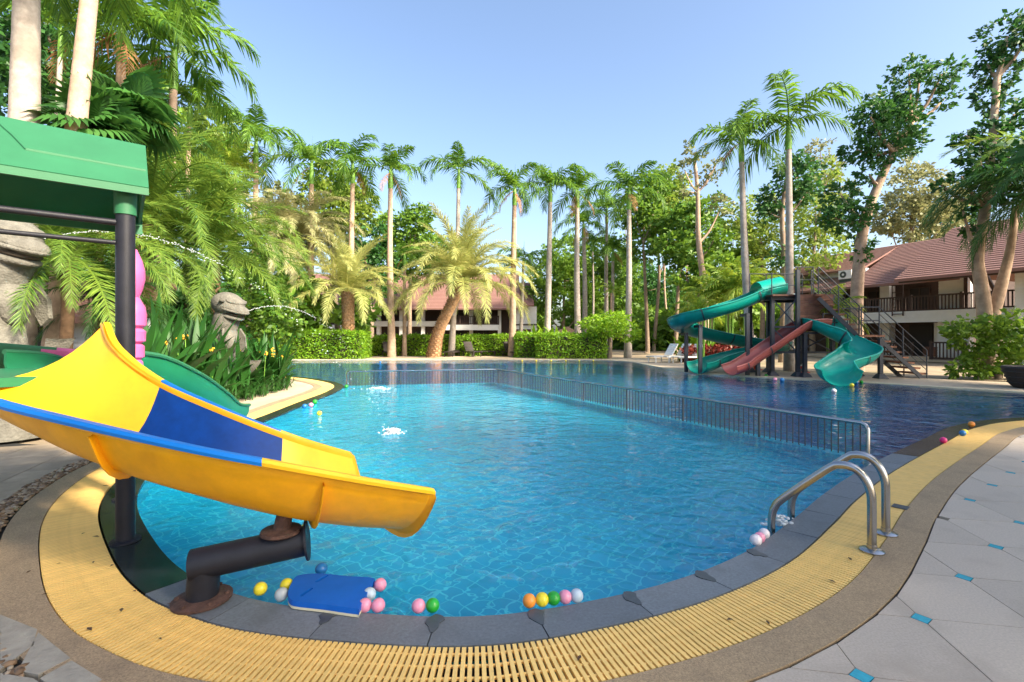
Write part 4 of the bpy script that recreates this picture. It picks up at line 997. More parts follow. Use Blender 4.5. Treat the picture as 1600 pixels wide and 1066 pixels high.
# ------------------------------------------------------------------ palms
def frond_mesh(name, L, n, ll, lw, a0, a1, mat, seed, droop=.25, plum=.25, sheath=.12, rr=.03, fwd=.35, bend=1.3):
    rg = random.Random(seed); K = 14; ang = [R(a0 + (a1 - a0) * (i / K) ** bend) for i in range(K + 1)]
    pts = [Vector((0, 0, 0))]
    for i in range(K): pts.append(pts[-1] + Vector((math.cos(ang[i]), 0, math.sin(ang[i]))) * L / K)
    m = MB().tube(pts, [rr * (1 - .85 * i / K) for i in range(K + 1)], 4)
    for i in range(n):
        s = sheath + (1 - sheath) * (i + .5) / n; f = s * K; k = min(int(f), K - 1); b0 = pts[k].lerp(pts[k + 1], f - k)
        T = (pts[k + 1] - pts[k]).normalized(); N = Vector((-T.z, 0, T.x))
        ln = ll * (.35 + .65 * math.sin(math.pi * min(1, .12 + s * .86))) * rg.uniform(.85, 1.1)
        for sd in (-1, 1):
            fa = R(20 + 45 * s) * (fwd / .35) + rg.uniform(-.12, .12); up = rg.uniform(-plum, plum) + plum * .4
            d = (Vector((0, sd, 0)) * math.cos(fa) + T * math.sin(fa) + N * up).normalized()
            wv = T * lw * .5 * rg.uniform(.8, 1.2); g = Vector((0, 0, -1))
            p1 = b0 + d * ln * .5 + g * ln * droop * .22; p2 = b0 + d * ln * .98 + g * ln * droop * rg.uniform(.8, 1.2)
            m.add([b0 - wv * .5, b0 + wv * .5, p1 + wv, p1 - wv, p2], [(0, 1, 2, 3), (3, 2, 4)])
    return m.mesh(name, False, mat)
FR = {}
def frset(key, specs, L=1, **kw): FR[key] = [frond_mesh('frond', a0=a, a1=b, seed=i * 7 + len(FR), L=L * (.72 if i == 0 and key == 'royal' else 1), **kw) for i, (a, b) in enumerate(specs)]
RS = [(80, -10), (64, -50), (50, -75), (34, -85), (16, -88), (-8, -89)]
frset('royal', RS, L=3.2, n=40, ll=.85, lw=.095, mat=MAT['royal'], droop=.55, plum=.4)
frset('dead', [(-30, -88), (-55, -90)], L=1.9, n=16, ll=.45, lw=.07, mat=MAT['dead'], droop=.6, plum=.2)
DS = [(82, 20), (66, -30), (50, -58), (32, -74), (12, -84), (-12, -88)]
frset('date', DS, L=5.0, n=100, ll=.72, lw=.055, mat=MAT['date'], droop=.18, plum=.35, rr=.045)
frset('date_pale', DS, L=4.6, n=90, ll=.7, lw=.055, mat=MAT['date_pale'], droop=.25, plum=.35, rr=.045)
frset('feather', DS, L=3.9, n=100, ll=.62, lw=.036, mat=MAT['feather'], droop=.16, plum=.35, rr=.035)
frset('deep', DS, L=3.4, n=86, ll=.58, lw=.04, mat=MAT['deep'], droop=.35, plum=.35, rr=.03)
frset('areca', [(80, 10), (62, -20), (42, -50), (22, -70), (5, -80)], L=1.9, n=22, ll=.55, lw=.075, mat=MAT['areca'], droop=.5, plum=.15)

def trunk(parent, pts, rad, mat, n=10, rings=0, name='trunk'):
    c = catmull(pts, 8); m = len(c); r = np.interp(np.linspace(0, 1, m), np.linspace(0, 1, len(rad)), rad)
    if rings:
        c = resample(c, rings); m = len(c); r = np.interp(np.linspace(0, 1, m), np.linspace(0, 1, len(rad)), rad) * (1 + .02 * (np.arange(m) % 2))
    return MB().tube(c, list(r), n).build(name, MAT[mat], parent, True)
def crown_fronds(t, top, key, n_, scale, seed, lo=0, hi=None, name='frond', spin=None):
    rg = random.Random(seed); fr = FR[key]; hi = hi or len(fr); az0 = rg.uniform(0, 6.28)
    for i in range(n_):
        k = min(hi - 1, lo + int((i / n_) * (hi - lo))); a = (spin[i] if spin else az0 + i * 2.39996 + rg.uniform(-.3, .3))
        s = scale * rg.uniform(.85, 1.1)
        link(name, fr[k], None, t, top, (rg.uniform(-.12, .12), rg.uniform(-.1, .1), a), (s, s, s))
def royal(x, yc, Y, label, r=.17, xb=None, n_=12, s=1.0, warm=False, seed=0, dead=1, shaft=1.1, key='royal', lo=0, grp='royal palms'):
    top = Vector(pd(x, yc, Y)); bx = pd(x if xb is None else xb, 500, Y)[0]
    t = thing('palm_tree', label, 'palm tree', (bx, Y, 0), 0, grp); dx = top.x - bx; h = top.z - shaft * s
    rg = random.Random(seed)
    trunk(t, [(0, 0, -.05), (dx * .2, 0, h * .15), (dx * .6 + rg.uniform(-.08, .08), 0, h * .55), (dx * .95, 0, h)], [r * 1.45, r * 1.05, r * 1.0, r * .85, r * .7], 'trunk_warm' if warm else 'trunk_grey', 12, .22)
    trunk(t, [(dx * .95, 0, h - .01), (dx * .97, 0, h + shaft * s * .4), (dx, 0, top.z + .1)], [r * .8, r * .85, r * .45], 'shaft', 9, 0, 'crownshaft')
    crown_fronds(t, (dx, 0, top.z), key, n_, s, seed + 1, lo)
    if dead: crown_fronds(t, (dx, 0, top.z - .1), 'dead', dead, s, seed + 5, name='dead_frond')
    MB().tube([(dx, 0, top.z), (dx + .03, 0, top.z + .9 * s), (dx + .05, .02, top.z + 1.7 * s)], [.03, .02, .006], 4).build('spear_leaf', MAT['royal'], t)
    return t
royal(400, 222, 31.5, 'tall royal palm rising left of the two crowns over the date palms', .2, 398, 11, 1.3, True, 11)
royal(487, 258, 32, 'royal palm left of the row, before the pale leafy tree, second from left', .2, 484, 10, 1.15, True, 12)
royal(551, 258, 31.6, 'royal palm with pale trunk, third from left, right of the leafy tree', .19, 548, 9, 1.1, True, 13)
royal(610, 268, 31, 'slender royal palm with bare sky beside it, its trunk down to the leftmost lounger', .2, 612, 7, 1.0, True, 14, 2)
royal(717, 268, 33, 'royal palm standing alone in the sky straight above the leaning date palm', .17, 705, 8, 1.05, False, 15, 0)
royal(804, 296, 32, 'royal palm with a hanging dead frond behind the right side of the date palm', .2, 800, 9, .98, True, 16, 3)
royal(860, 292, 34, 'royal palm with spotted trunk behind the clipped hedge', .2, 854, 10, .98, False, 17, 0)
royal(902, 300, 35, 'royal palm with orange dead frond, right of the spotted one', .21, 903, 9, 1.05, False, 18, 3)
royal(983, 300, 31, 'royal palm with pale straight trunk beside the round bush', .19, 981, 10, 1.05, False, 19, 1)
royal(912, 352, 41, 'shorter royal palm behind with leaning trunk and drooping crown', .2, 914, 10, .95, False, 20, 2)
royal(948, 330, 42, 'hazy royal palm behind the group of three', .17, 948, 11, 1.0, False, 21, 1)
royal(926, 380, 44, 'thin palm with dark crown between two thick trunks', .09, 926, 9, .7, False, 22, 0)
royal(958, 392, 40, 'thin palm with spreading crown left of the straight pale trunk', .16, 952, 10, .78, False, 23, 1)
royal(955, 455, 38, 'low yellow-green palm below the thin palms', .1, 953, 10, .5, True, 24, 1, .3, 'areca')
royal(1158, 220, 21, 'royal palm with a hanging dead frond left of the tallest right palm', .15, 1174, 9, .85, False, 25, 1, lo=1)
royal(1232, 192, 20, 'tallest royal palm on the right rising behind the slide tower', .15, 1233, 8, 1.0, False, 37, 0, lo=1)
royal(45, -240, 9.0, 'thick grey palm trunk at the far left above the green roof', .235, 22, 12, 1.0, False, 27, 0)
royal(150, -160, 9.0, 'pale and reddish palm trunk, right of the thick grey one', .175, 72, 12, 1.0, True, 28, 0)
royal(190, 42, 12.5, 'palm with orange fibrous shaft and dark crown at upper left', .14, 176, 12, .85, True, 29, 2)
royal(272, 82, 15, 'palm with bright green shaft and long fronds reaching right at upper left', .15, 252, 13, 1.05, True, 30, 1)
royal(95, 48, 15, 'small dark palm seen between the two thick trunks at upper left', .09, 78, 9, .75, False, 31, 1)
royal(296, 168, 17, 'small palm with light crown below the long fronds at upper left', .09, 292, 10, .62, True, 32, 0)
royal(368, 262, 31, 'short palm with bright broad fronds left of the tall royal palm', .12, 368, 14, 1.3, True, 33, 0, .4, 'areca')
royal(818, 405, 36, 'drooping green palm behind the right fronds of the date palm', .13, 812, 14, .8, False, 34, 0, .4, 'royal', 2)
royal(632, 400, 33, 'slim bare palm trunk just right of the leftmost lounger', .13, 632, 8, .6, True, 35, 1)

def boots(t, c, rad, z0=0):
    m = MB(); c = resample(np.array(c), .13); rg = random.Random(3)
    for i, p in enumerate(c):
        f = i / len(c); r = np.interp(f, np.linspace(0, 1, len(rad)), rad)
        for k in range(9):
            a = (k + .5 * (i % 2)) * 2 * math.pi / 9 + rg.uniform(-.1, .1); ca, sa = math.cos(a), math.sin(a); w_ = r * .33
            b = Vector((p[0] + ca * r * .92, p[1] + sa * r * .92, p[2])); o = Vector((ca, sa, 0)); s = Vector((-sa, ca, 0))
            m.add([b - s * w_, b + s * w_, b + o * r * .28 + Vector((0, 0, .16)) + s * w_ * .4, b + o * r * .28 + Vector((0, 0, .16)) - s * w_ * .4, b + Vector((0, 0, .14)) - o * r * .1], [(0, 1, 2, 3), (3, 2, 4)])
    return tag(m.build('leaf_bases', MAT['boots'], t), kind='stuff')
def date(x, yc, xb, Y, label, key, n_, s, rt, seed, zb=0, lo=0, hi=None):
    top = Vector(pd(x, yc, Y)); bx = pd(xb, 500, Y)[0]; t = thing('date_palm', label, 'palm tree', (bx, Y, zb), 0, 'date palms'); dx = top.x - bx; h = top.z - zb
    pts = [(0, 0, -.05), (dx * .18, 0, h * .33), (dx * .62, 0, h * .7), (dx, 0, h)]
    trunk(t, pts, [rt * 1.25, rt, rt * .95, rt * 1.1], 'boots' if Y > 20 else 'trunk_brown', 12)
    if Y > 20: boots(t, catmull(pts, 8), [rt * 1.25, rt, rt * .95, rt * 1.15])
    crown_fronds(t, (dx, 0, h), key, n_, s, seed, lo, hi); return t
date(722, 442, 677, 31.2, 'large golden date palm with leaning scaly trunk at the pool deck', 'date', 62, 1.08, .36, 41, 0, 0, 5)
date(543, 458, 545, 30, 'smaller golden date palm standing behind the left hedge', 'date', 46, .9, .36, 42, 0, 0, 5)
date(462, 372, 455, 32, 'date palm with pale drooping fronds above the left hedge', 'date_pale', 70, 1.08, .34, 43, 0, 1)
date(232, 352, 218, 12.5, 'big feathery yellow-green palm behind the playground post', 'feather', 54, .95, .2, 44, 0, 0)
date(330, 392, 345, 15.0, 'feathery green palm reaching right above the farther fish statue', 'feather', 46, .95, .18, 46)
date(110, 400, 100, 8.3, 'feathery palm seen below the green roof between statue and post', 'feather', 44, .6, .1, 45)
date(172, 470, 165, 9.4, 'low dark feathery palm behind the big fish statue', 'deep', 22, .45, .12, 47)
date(205, 235, 205, 14.5, 'dark bushy feather palm right behind the corner of the green roof', 'deep', 26, .8, .2, 48)

# weeping palm at the right edge
wp = thing('palm_tree', 'weeping dark palm hanging its fronds in at the right edge', 'palm tree', (17.2, 14.6, 0), 0, 'edge palms')
trunk(wp, [(0, 0, -.05), (-.05, 0, 3), (-.1, 0, 6.3)], [.22, .16, .14], 'trunk_brown', 10, .2)
crown_fronds(wp, (-.1, 0, 6.3), 'deep', 40, 1.15, 51, 3); crown_fronds(wp, (-.1, 0, 6.5), 'feather', 8, .9, 52, 1, 4)

# fan palm above the roof
fpm = MB(); rg = random.Random(2)
for k in range(26):
    a = R(-150 + 300 * k / 25); d = Vector((math.cos(a), math.sin(a), 0)); s = Vector((-d.y, d.x, 0)) * .075; b = Vector((.5, 0, 0))
    fpm.add([b + d * .05 - s * .2, b + d * .05 + s * .2, b + d * .55 + s + Vector((0, 0, -.04)), b + d * .55 - s + Vector((0, 0, .02)), b + d * .85 + Vector((0, 0, -.22 - rg.random() * .1))], [(0, 1, 2, 3), (3, 2, 4)])
fpm.tube([(0, 0, 0), (.5, 0, 0)], [.02, .012], 4); fanleaf = fpm.mesh('fan_leaf', False, MAT['leaf_dark'])
def fanpalm(x, y, Y, label, n_=16, s=1.0, seed=1):
    p = pd(x, y, Y); t = thing('fan_palm', label, 'palm tree', (p[0], Y, 0), 0, 'fan palms'); rg = random.Random(seed)
    trunk(t, [(0, 0, -.05), (.05, 0, p[2] * .5), (0, 0, p[2])], [.1, .08, .07], 'trunk_brown', 8, .2)
    for i in range(n_): link('fan_leaf', fanleaf, None, t, (0, 0, p[2]), (rg.uniform(-.3, .3), rg.uniform(-1.2, .5), i * 2.4), s * rg.uniform(.85, 1.15))
fanpalm(195, 178, 10.5, 'dark fan palm right above the green roof corner', 18, .85, 3)
fanpalm(150, 205, 9.5, 'lower dark fan palm just above the green roof', 14, .7, 4)

# ------------------------------------------------------------------ broadleaf trees
ORD = 'first second third fourth fifth sixth seventh eighth ninth tenth eleventh twelfth thirteenth fourteenth fifteenth sixteenth seventeenth eighteenth nineteenth twentieth twenty-first twenty-second twenty-third twenty-fourth twenty-fifth twenty-sixth twenty-seventh twenty-eighth twenty-ninth thirtieth thirty-first thirty-second thirty-third thirty-fourth thirty-fifth thirty-sixth thirty-seventh thirty-eighth thirty-ninth fortieth forty-first forty-second forty-third forty-fourth forty-fifth forty-sixth forty-seventh forty-eighth forty-ninth fiftieth fifty-first fifty-second fifty-third fifty-fourth fifty-fifth fifty-sixth fifty-seventh fifty-eighth fifty-ninth sixtieth'.split()
def leaf_np(cent, size, outdir=None, flat=.5):
    n = len(cent); d = rng.normal(0, 1, (n, 3)); d[:, 2] = d[:, 2] * flat - .25
    if outdir is not None: d += outdir * .9
    d /= np.linalg.norm(d, axis=1)[:, None] + 1e-9
    r = rng.normal(0, 1, (n, 3)); r[:, 2] *= .4
    if outdir is not None: r += 0
    s = np.cross(d, r); s /= np.linalg.norm(s, axis=1)[:, None] + 1e-9; nn = np.cross(d, s)
    L = (size * rng.uniform(.5, 1.5, n))[:, None]; W = L * .28
    a = cent; b = cent + d * L * .5 + s * W + nn * L * .06; c = cent + d * L; e = cent + d * L * .5 - s * W + nn * L * .06
    v = np.stack([a, b, c, e], 1).reshape(-1, 3); f = np.arange(n * 4).reshape(n, 4); return v, f
def crown_points(clumps, dens, sub_r=.26, per=11):
    out, od = [], []
    for cx, cy, cz, r in clumps:
        ns = max(6, int(dens * 2.1 * r * r)); r = r * 1.1
        u = rng.normal(0, 1, (ns, 3)); u /= np.linalg.norm(u, axis=1)[:, None]; q = u * (r * rng.uniform(.35, 1.0, ns) ** .6)[:, None]; q[:, 2] *= .82
        sr = sub_r * (.5 + .5 * r) if r < 1 else sub_r * (.7 + .3 * r)
        p = q[:, None, :] + rng.normal(0, sr * .55, (ns, per, 3)) * np.array((1, 1, .7))
        out.append((p + np.array((cx, cy, cz))).reshape(-1, 3)); od.append(np.repeat(u, per, 0))
    return np.vstack(out), np.vstack(od)
def crown_mesh(name, clumps, dens, size, mat, sub_r=.26, per=11):
    p, o = crown_points(clumps, dens, sub_r, per); v, f = leaf_np(p, size, o); me = np_mesh(name, v, f); me.materials.append(MAT[mat]); return me
def tree(label, Y, base_x, trunk_px, clumps_px, mat, tr=.2, dens=26, size=.2, tm='bark', group='broadleaf trees', limbs=True, name='tree', sub_r=.26, dep=.7):
    """trunk_px: pixels up the trunk; clumps_px: (x, y, radius) in pixels at distance Y"""
    bx = pd(base_x, 500, Y)[0]; t = thing(name, label, 'tree', (bx, Y, 0), 0, group); o = Vector((bx, Y, 0))
    tp = [Vector(pd(x, y, Y)) - o for x, y in trunk_px]; pts = [Vector((0, 0, -.05))] + tp
    trunk(t, pts, [tr * 1.25] + list(np.linspace(tr, tr * .45, len(tp))), tm, 9)
    cl = []
    for k, (x, y, r) in enumerate(clumps_px):
        q = Vector(pd(x, y, Y)) - o; rr = r / F * Y; q.y = random.uniform(-dep, dep) * rr; cl.append((q.x, q.y, q.z, rr))
    if limbs:
        for cx, cy, cz, rr in cl:
            c = Vector((cx, cy, cz)); st = min(pts[1:] if len(pts) > 2 else pts, key=lambda p: (p - c).length + (5 if p.z > cz else 0)); mid = st.lerp(c, .5) + Vector((0, 0, -.12 * (c - st).length))
            if (c - st).length > .3: MB().tube(catmull([st, mid, c], 4), list(np.linspace(tr * .42, .03, 9)), 6).build('limb', MAT[tm], t, True)
    link('crown', crown_mesh('crown', cl, dens, size, mat, sub_r), None, t); return t

tree('tall tree with dark clumped foliage and leaning pale trunk before the right roof', 20, 1338, [(1338, 480), (1343, 400), (1352, 345), (1372, 290), (1398, 235), (1425, 190)],
     [(1410, 122, 24), (1382, 165, 32), (1350, 188, 28), (1400, 200, 36), (1372, 232, 34), (1425, 160, 26), (1462, 122, 26), (1474, 155, 18), (1440, 108, 14), (1342, 232, 22), (1352, 275, 16), (1322, 302, 24), (1316, 345, 28), (1338, 328, 20), (1420, 225, 20), (1352, 380, 14), (1345, 400, 12), (1300, 335, 16)], 'leaf_dark', .24, 60, .16, 'trunk_warm', sub_r=.15)
FK = tree('tall dark green tree with forked pale trunk at the right edge', 17, 1540, [(1538, 490), (1532, 440), (1528, 400), (1540, 320), (1550, 220), (1558, 120)],
     [(1566, 62, 32), (1552, 95, 22), (1578, 108, 28), (1560, 150, 22), (1592, 60, 24), (1545, 215, 30), (1508, 212, 15), (1578, 225, 34), (1520, 250, 26), (1558, 270, 32), (1495, 278, 14), (1538, 310, 22), (1582, 180, 24), (1474, 285, 10), (1503, 330, 12), (1522, 360, 11), (1595, 270, 32)], 'leaf_dark', .22, 54, .17, 'trunk_warm', sub_r=.17)
trunk(FK, [(.1, 0, 1.6), (.3, 0, 2.3), (.55, 0, 3.2), (.85, 0, 4.4), (1.1, 0, 6.0)], [.2, .19, .17, .13, .08], 'trunk_warm', 10)
tree('small dark leafy tree left of the tallest right palm', 26, 1222, [(1226, 430), (1222, 340), (1228, 280)], [(1250, 275, 30), (1218, 305, 24), (1262, 300, 20), (1238, 255, 20), (1225, 400, 18), (1205, 330, 14)], 'leaf_dark', .16, 36, .22)
tree('pale lime tree glowing behind the tallest right palm', 34, 1270, [(1268, 450), (1275, 350)], [(1285, 310, 32), (1265, 340, 34), (1295, 355, 32), (1270, 390, 36), (1255, 425, 28), (1285, 275, 22)], 'leaf_lime', .16, 15, .26)
tree('lime green tree behind the left palm of the right pair', 36, 1190, [(1192, 470), (1190, 380)], [(1190, 330, 34), (1205, 375, 36), (1170, 370, 32), (1150, 335, 26), (1190, 420, 34), (1215, 440, 26)], 'leaf_lime', .16, 15, .26)
tree('bare-limbed pale tree with sparse leaves rising left of the right palms', 30, 1100, [(1102, 470), (1092, 380), (1090, 300), (1085, 250)], [(1085, 240, 18), (1070, 265, 14), (1110, 270, 18), (1130, 320, 18), (1075, 300, 12), (1120, 255, 10)], 'leaf_dry', .2, 18, .22, 'trunk_warm')
tree('grey-green tree behind the right building roof', 42, 1420, [(1420, 420), (1425, 340)], [(1420, 300, 38), (1400, 330, 34), (1450, 320, 34), (1380, 345, 26), (1465, 350, 26), (1430, 265, 24), (1415, 350, 34)], 'leaf_dry', .2, 14, .3)
tree('pale sparse tree at the left of the grey-green one', 44, 1290, [(1290, 430), (1288, 300)], [(1275, 240, 22), (1300, 260, 24), (1285, 290, 26), (1310, 300, 18)], 'leaf_dry', .14, 9, .28)
# tall wood right of centre
wood = [(1010, 'slim', 38, [(1012, 540), (1008, 440), (1005, 380)], [(1012, 300, 30), (995, 330, 26), (1030, 340, 30), (1010, 380, 28), (1030, 290, 20)], 'leaf', 'slim forest tree with yellow-green top right of the straight palm'),
        (1024, 'slim', 43, [(1022, 540), (1030, 430), (1024, 360)], [(1040, 285, 26), (1025, 315, 30), (1055, 330, 28), (1048, 370, 30), (1010, 350, 22)], 'leaf_lime', 'forest tree with lime crown behind the slim one'),
        (1056, 'slim', 36, [(1056, 550), (1060, 450), (1070, 390)], [(1065, 340, 28), (1085, 365, 28), (1050, 390, 28), (1075, 410, 30), (1095, 330, 20)], 'leaf', 'forest tree with forked trunk in the middle of the right wood'),
        (1094, 'slim', 33, [(1096, 550), (1092, 470), (1098, 400)], [(1095, 390, 28), (1075, 430, 26), (1120, 420, 28), (1100, 455, 26), (1115, 370, 18)], 'leaf', 'forest tree with orange sunlit trunk left of the spiral slide'),
        (1140, 'slim', 40, [(1140, 540), (1138, 440)], [(1140, 380, 32), (1120, 410, 28), (1160, 410, 28), (1145, 440, 28)], 'leaf', 'green forest tree behind the spiral slide'),
        (880, 'bg', 52, [(880, 520), (882, 440)], [(880, 400, 32), (860, 430, 32), (900, 430, 32), (875, 470, 32), (845, 460, 26), (915, 465, 26)], 'leaf', 'broad green tree behind the spotted royal palm'),
        (940, 'bg', 54, [(940, 520), (938, 440)], [(945, 400, 34), (920, 430, 32), (965, 430, 34), (940, 465, 34), (975, 470, 28)], 'leaf', 'broad green tree behind the thin palms'),
        (1000, 'bg', 56, [(1000, 520), (1000, 450)], [(1000, 430, 34), (1030, 450, 34), (975, 455, 30), (1015, 490, 30)], 'leaf_dark', 'dark low tree in the depth of the right wood'),
        (640, 'bg', 46, [(640, 500), (642, 400)], [(640, 360, 32), (615, 385, 32), (665, 380, 30), (640, 410, 34), (690, 400, 28), (605, 345, 22), (655, 345, 22)], 'leaf', 'round green tree behind the middle of the palm row'),
        (580, 'bg', 44, [(580, 500), (570, 400)], [(575, 370, 34), (560, 410, 34), (595, 410, 32), (540, 390, 26), (585, 440, 28)], 'leaf_dark', 'dark tree below the third royal palm'),
        (530, 'bg', 40, [(525, 480), (520, 380), (522, 320)], [(520, 285, 30), (545, 295, 30), (500, 310, 26), (565, 315, 24), (530, 335, 32), (555, 345, 28), (510, 355, 26)], 'leaf_lime', 'pale leafy tree filling the gap between second and third palm'),
        (440, 'bg', 38, [(440, 480), (435, 380)], [(440, 310, 26), (420, 345, 30), (455, 350, 28), (435, 390, 30), (465, 400, 26)], 'leaf_dry', 'dry sparse tree right of the tall royal palm'),
        (330, 'bg', 34, [(330, 480), (335, 330), (325, 230)], [(330, 190, 34), (345, 225, 32), (310, 235, 36), (350, 270, 34), (320, 290, 40), (300, 270, 30)], 'leaf_lime', 'sunny light green tree behind the feathery palm'),
        (250, 'bg', 34, [(250, 480), (245, 300), (240, 180)], [(240, 140, 34), (215, 180, 34), (265, 190, 34), (240, 230, 38), (280, 240, 30)], 'leaf', 'green tree behind the palm with bright green shaft'),
        (120, 'bg', 18, [(120, 480), (110, 250), (100, 120)], [(60, 90, 55), (20, 60, 50), (100, 130, 50), (50, 160, 55), (10, 130, 50), (140, 150, 45), (20, 20, 40), (90, 50, 40)], 'leaf_dark', 'dark leafy tree behind the two thick trunks at upper left'),
        (60, 'bg', 15, [(60, 520), (60, 420)], [(60, 380, 60), (20, 420, 60), (110, 420, 55), (140, 470, 45), (30, 480, 50)], 'leaf_dark', 'dark shrubby tree behind the big fish statue'),
        (390, 'bg', 30, [(390, 480), (392, 400)], [(390, 390, 34), (370, 420, 34), (415, 425, 34), (395, 450, 34), (430, 455, 28)], 'leaf', 'leafy tree low behind the farther statue'),
        (1480, 'bg', 46, [(1480, 440), (1478, 380)], [(1480, 350, 30), (1500, 330, 26), (1460, 370, 26)], 'leaf_dark', 'dark tree behind the ridge of the right building')]
for bx, kind, Y, tp, cl, mat, lab in wood:
    tree(lab, Y, bx, tp, cl, mat, .17 if kind == 'slim' else .2, 24 if Y < 30 else 17, .34 if Y > 30 else .25, 'bark', 'trees behind the pool')
for x, Y, lab in ((1040, 46, 'thin bare trunk in the right wood between the forked tree and the slim one'), (1075, 44, 'thin grey trunk right of the forked forest tree'), (985, 50, 'far thin trunk behind the round bush'), (1110, 41, 'thin pale trunk left of the spiral slide tops')):
    tree(lab, Y, x, [(x + 3, 520), (x - 2, 430), (x + 6, 340)], [(x + 5, 320, 16), (x - 8, 345, 14)], 'leaf', .12, 14, .28, 'trunk_warm', 'thin trunks in the wood')
# background wood as one mass
cl = []
for k in range(150):
    x = random.uniform(-75, 75); Y = random.uniform(58, 74); cl.append((x, Y, random.uniform(1, 6.0), random.uniform(1.8, 3.2)))
for k in range(40): cl.append((random.uniform(-34, -12), random.uniform(30, 40), random.uniform(.6, 4.5), random.uniform(1.2, 2.0)))
for k in range(26): cl.append((random.uniform(8, 20), random.uniform(42, 54), random.uniform(.5, 2.6), random.uniform(1.2, 2.0)))
tag(link('woodland', crown_mesh('woodland', cl, 13, .55, 'leaf', .4, 10)), 'dense dark woodland closing the view behind everything', 'woodland', kind='stuff')

# round bush tree by the straight palm
tree('bright green umbrella-shaped bush with short trunk before the right wood', 29.5, 952, [(953, 545), (952, 525)], [(955, 508, 22), (930, 508, 18), (980, 518, 17), (915, 505, 10), (965, 500, 16), (940, 515, 18), (990, 522, 9)], 'hedge', .14, 60, .15, 'bark', 'broadleaf trees', True, 'bush', .2)

# ------------------------------------------------------------------ hedges
def box_leaves(lo, hi, dens, size, j=.06):
    lo = np.array(lo); hi = np.array(hi); d = hi - lo; P, D = [], []
    for ax, sd in ((0, 0), (0, 1), (1, 0), (2, 1)):
        o = [a for a in range(3) if a != ax]; n_ = int(d[o[0]] * d[o[1]] * dens); p = lo + rng.random((n_, 3)) * d; p[:, ax] = (hi if sd else lo)[ax] + rng.normal(0, j, n_)
        u = np.zeros((n_, 3)); u[:, ax] = 1 if sd else -1; P.append(p); D.append(u)
    P, D = np.vstack(P), np.vstack(D); ph = np.sin(P[:, 0] * 2.1) * np.sin(P[:, 2] * 3 + P[:, 0]) * .05; P = P + D * ph[:, None]
    return leaf_np(P, size, D * .8, .8)
def hedge(lo, hi, label, dens=430, size=.13, mat='hedge', name='hedge'):
    t = thing(name, label, 'hedge', ((lo[0] + hi[0]) / 2, (lo[1] + hi[1]) / 2, 0), 0, 'clipped hedges'); o = np.array(((lo[0] + hi[0]) / 2, (lo[1] + hi[1]) / 2, 0)); lo = np.array(lo) - o; hi = np.array(hi) - o
    v, f = box_leaves(lo, hi, dens, size); me = np_mesh('foliage', v, f); link('foliage', me, MAT[mat], t)
    MB().box(tuple(lo + np.array((.09, .09, 0))), tuple(hi - np.array((.09, .09, .09)))).build('dark_inner_box', MAT['soil_and_dark_fill'], t)  # plain dark box filling the hedge behind its leaves
hedge((-14.4, 28.75, 0), (-9.0, 30.6, 1.60), 'bright green clipped hedge block at the left of the far deck')
hedge((-9.6, 33.2, 0), (.6, 34.4, 1.30), 'long low clipped hedge behind the far loungers')
hedge((1.6, 29.2, 0), (5.65, 30.6, 1.42), 'bright clipped hedge block at the right of the far deck')
hedge((.3, 30.4, 0), (1.9, 34, 1.42), 'short receding hedge joining the right hedge block')
hedge((9.2, 25.2, 0), (12.0, 26.0, .75), 'low dark red-leaved hedge behind the white loungers', 300, .16, 'croton')
tree('big green shrub beside the right building stairs', 16.2, 1560, [(1560, 585)], [(1520, 525, 26), (1555, 530, 30), (1590, 528, 30), (1500, 515, 18), (1540, 510, 20), (1580, 505, 20), (1600, 555, 30), (1560, 560, 28), (1525, 572, 20), (1498, 575, 14)], 'leaf', .1, 62, .17, 'bark', 'shrubs', False, 'shrub', .2)

# ------------------------------------------------------------------ strappy and leafy plants
def blade(name, L, wd, bend, mat, lean=.2):
    m = MB(); K = 7; p = Vector((0, 0, 0)); a = math.pi / 2 - lean; rows = []
    for i in range(K + 1):
        s = i / K; w_ = wd * (.35 + .65 * math.sin(math.pi * min(1, s * .8 + .12))) * (1 if s < .8 else (1 - s) / .2 * .9 + .02)
        rows.append([(p.x, -w_ / 2, p.z), (p.x - .12 * w_, 0, p.z - .10 * w_), (p.x, w_ / 2, p.z)]); a -= bend / K * (.4 + 1.2 * s); p = p + Vector((math.cos(a), 0, math.sin(a))) * L / K
    v = [q for r in rows for q in r]; f = [(i * 3 + j, i * 3 + j + 1, i * 3 + j + 4, i * 3 + j + 3) for i in range(K) for j in (0, 1)]
    return m.add(v, f).mesh(name, True, mat)
BL = [blade('leaf', 1.15, .12, .7, MAT['strap'], .12), blade('leaf', 1.0, .13, 1.1, MAT['strap'], .25), blade('leaf', .8, .11, 1.6, MAT['strap'], .4), blade('leaf', 1.3, .10, .4, MAT['strap'], .05)]
GB = [blade('leaf', .6, .03, 1.8, MAT['strap'], .35), blade('leaf', .75, .035, 1.4, MAT['strap'], .2)]
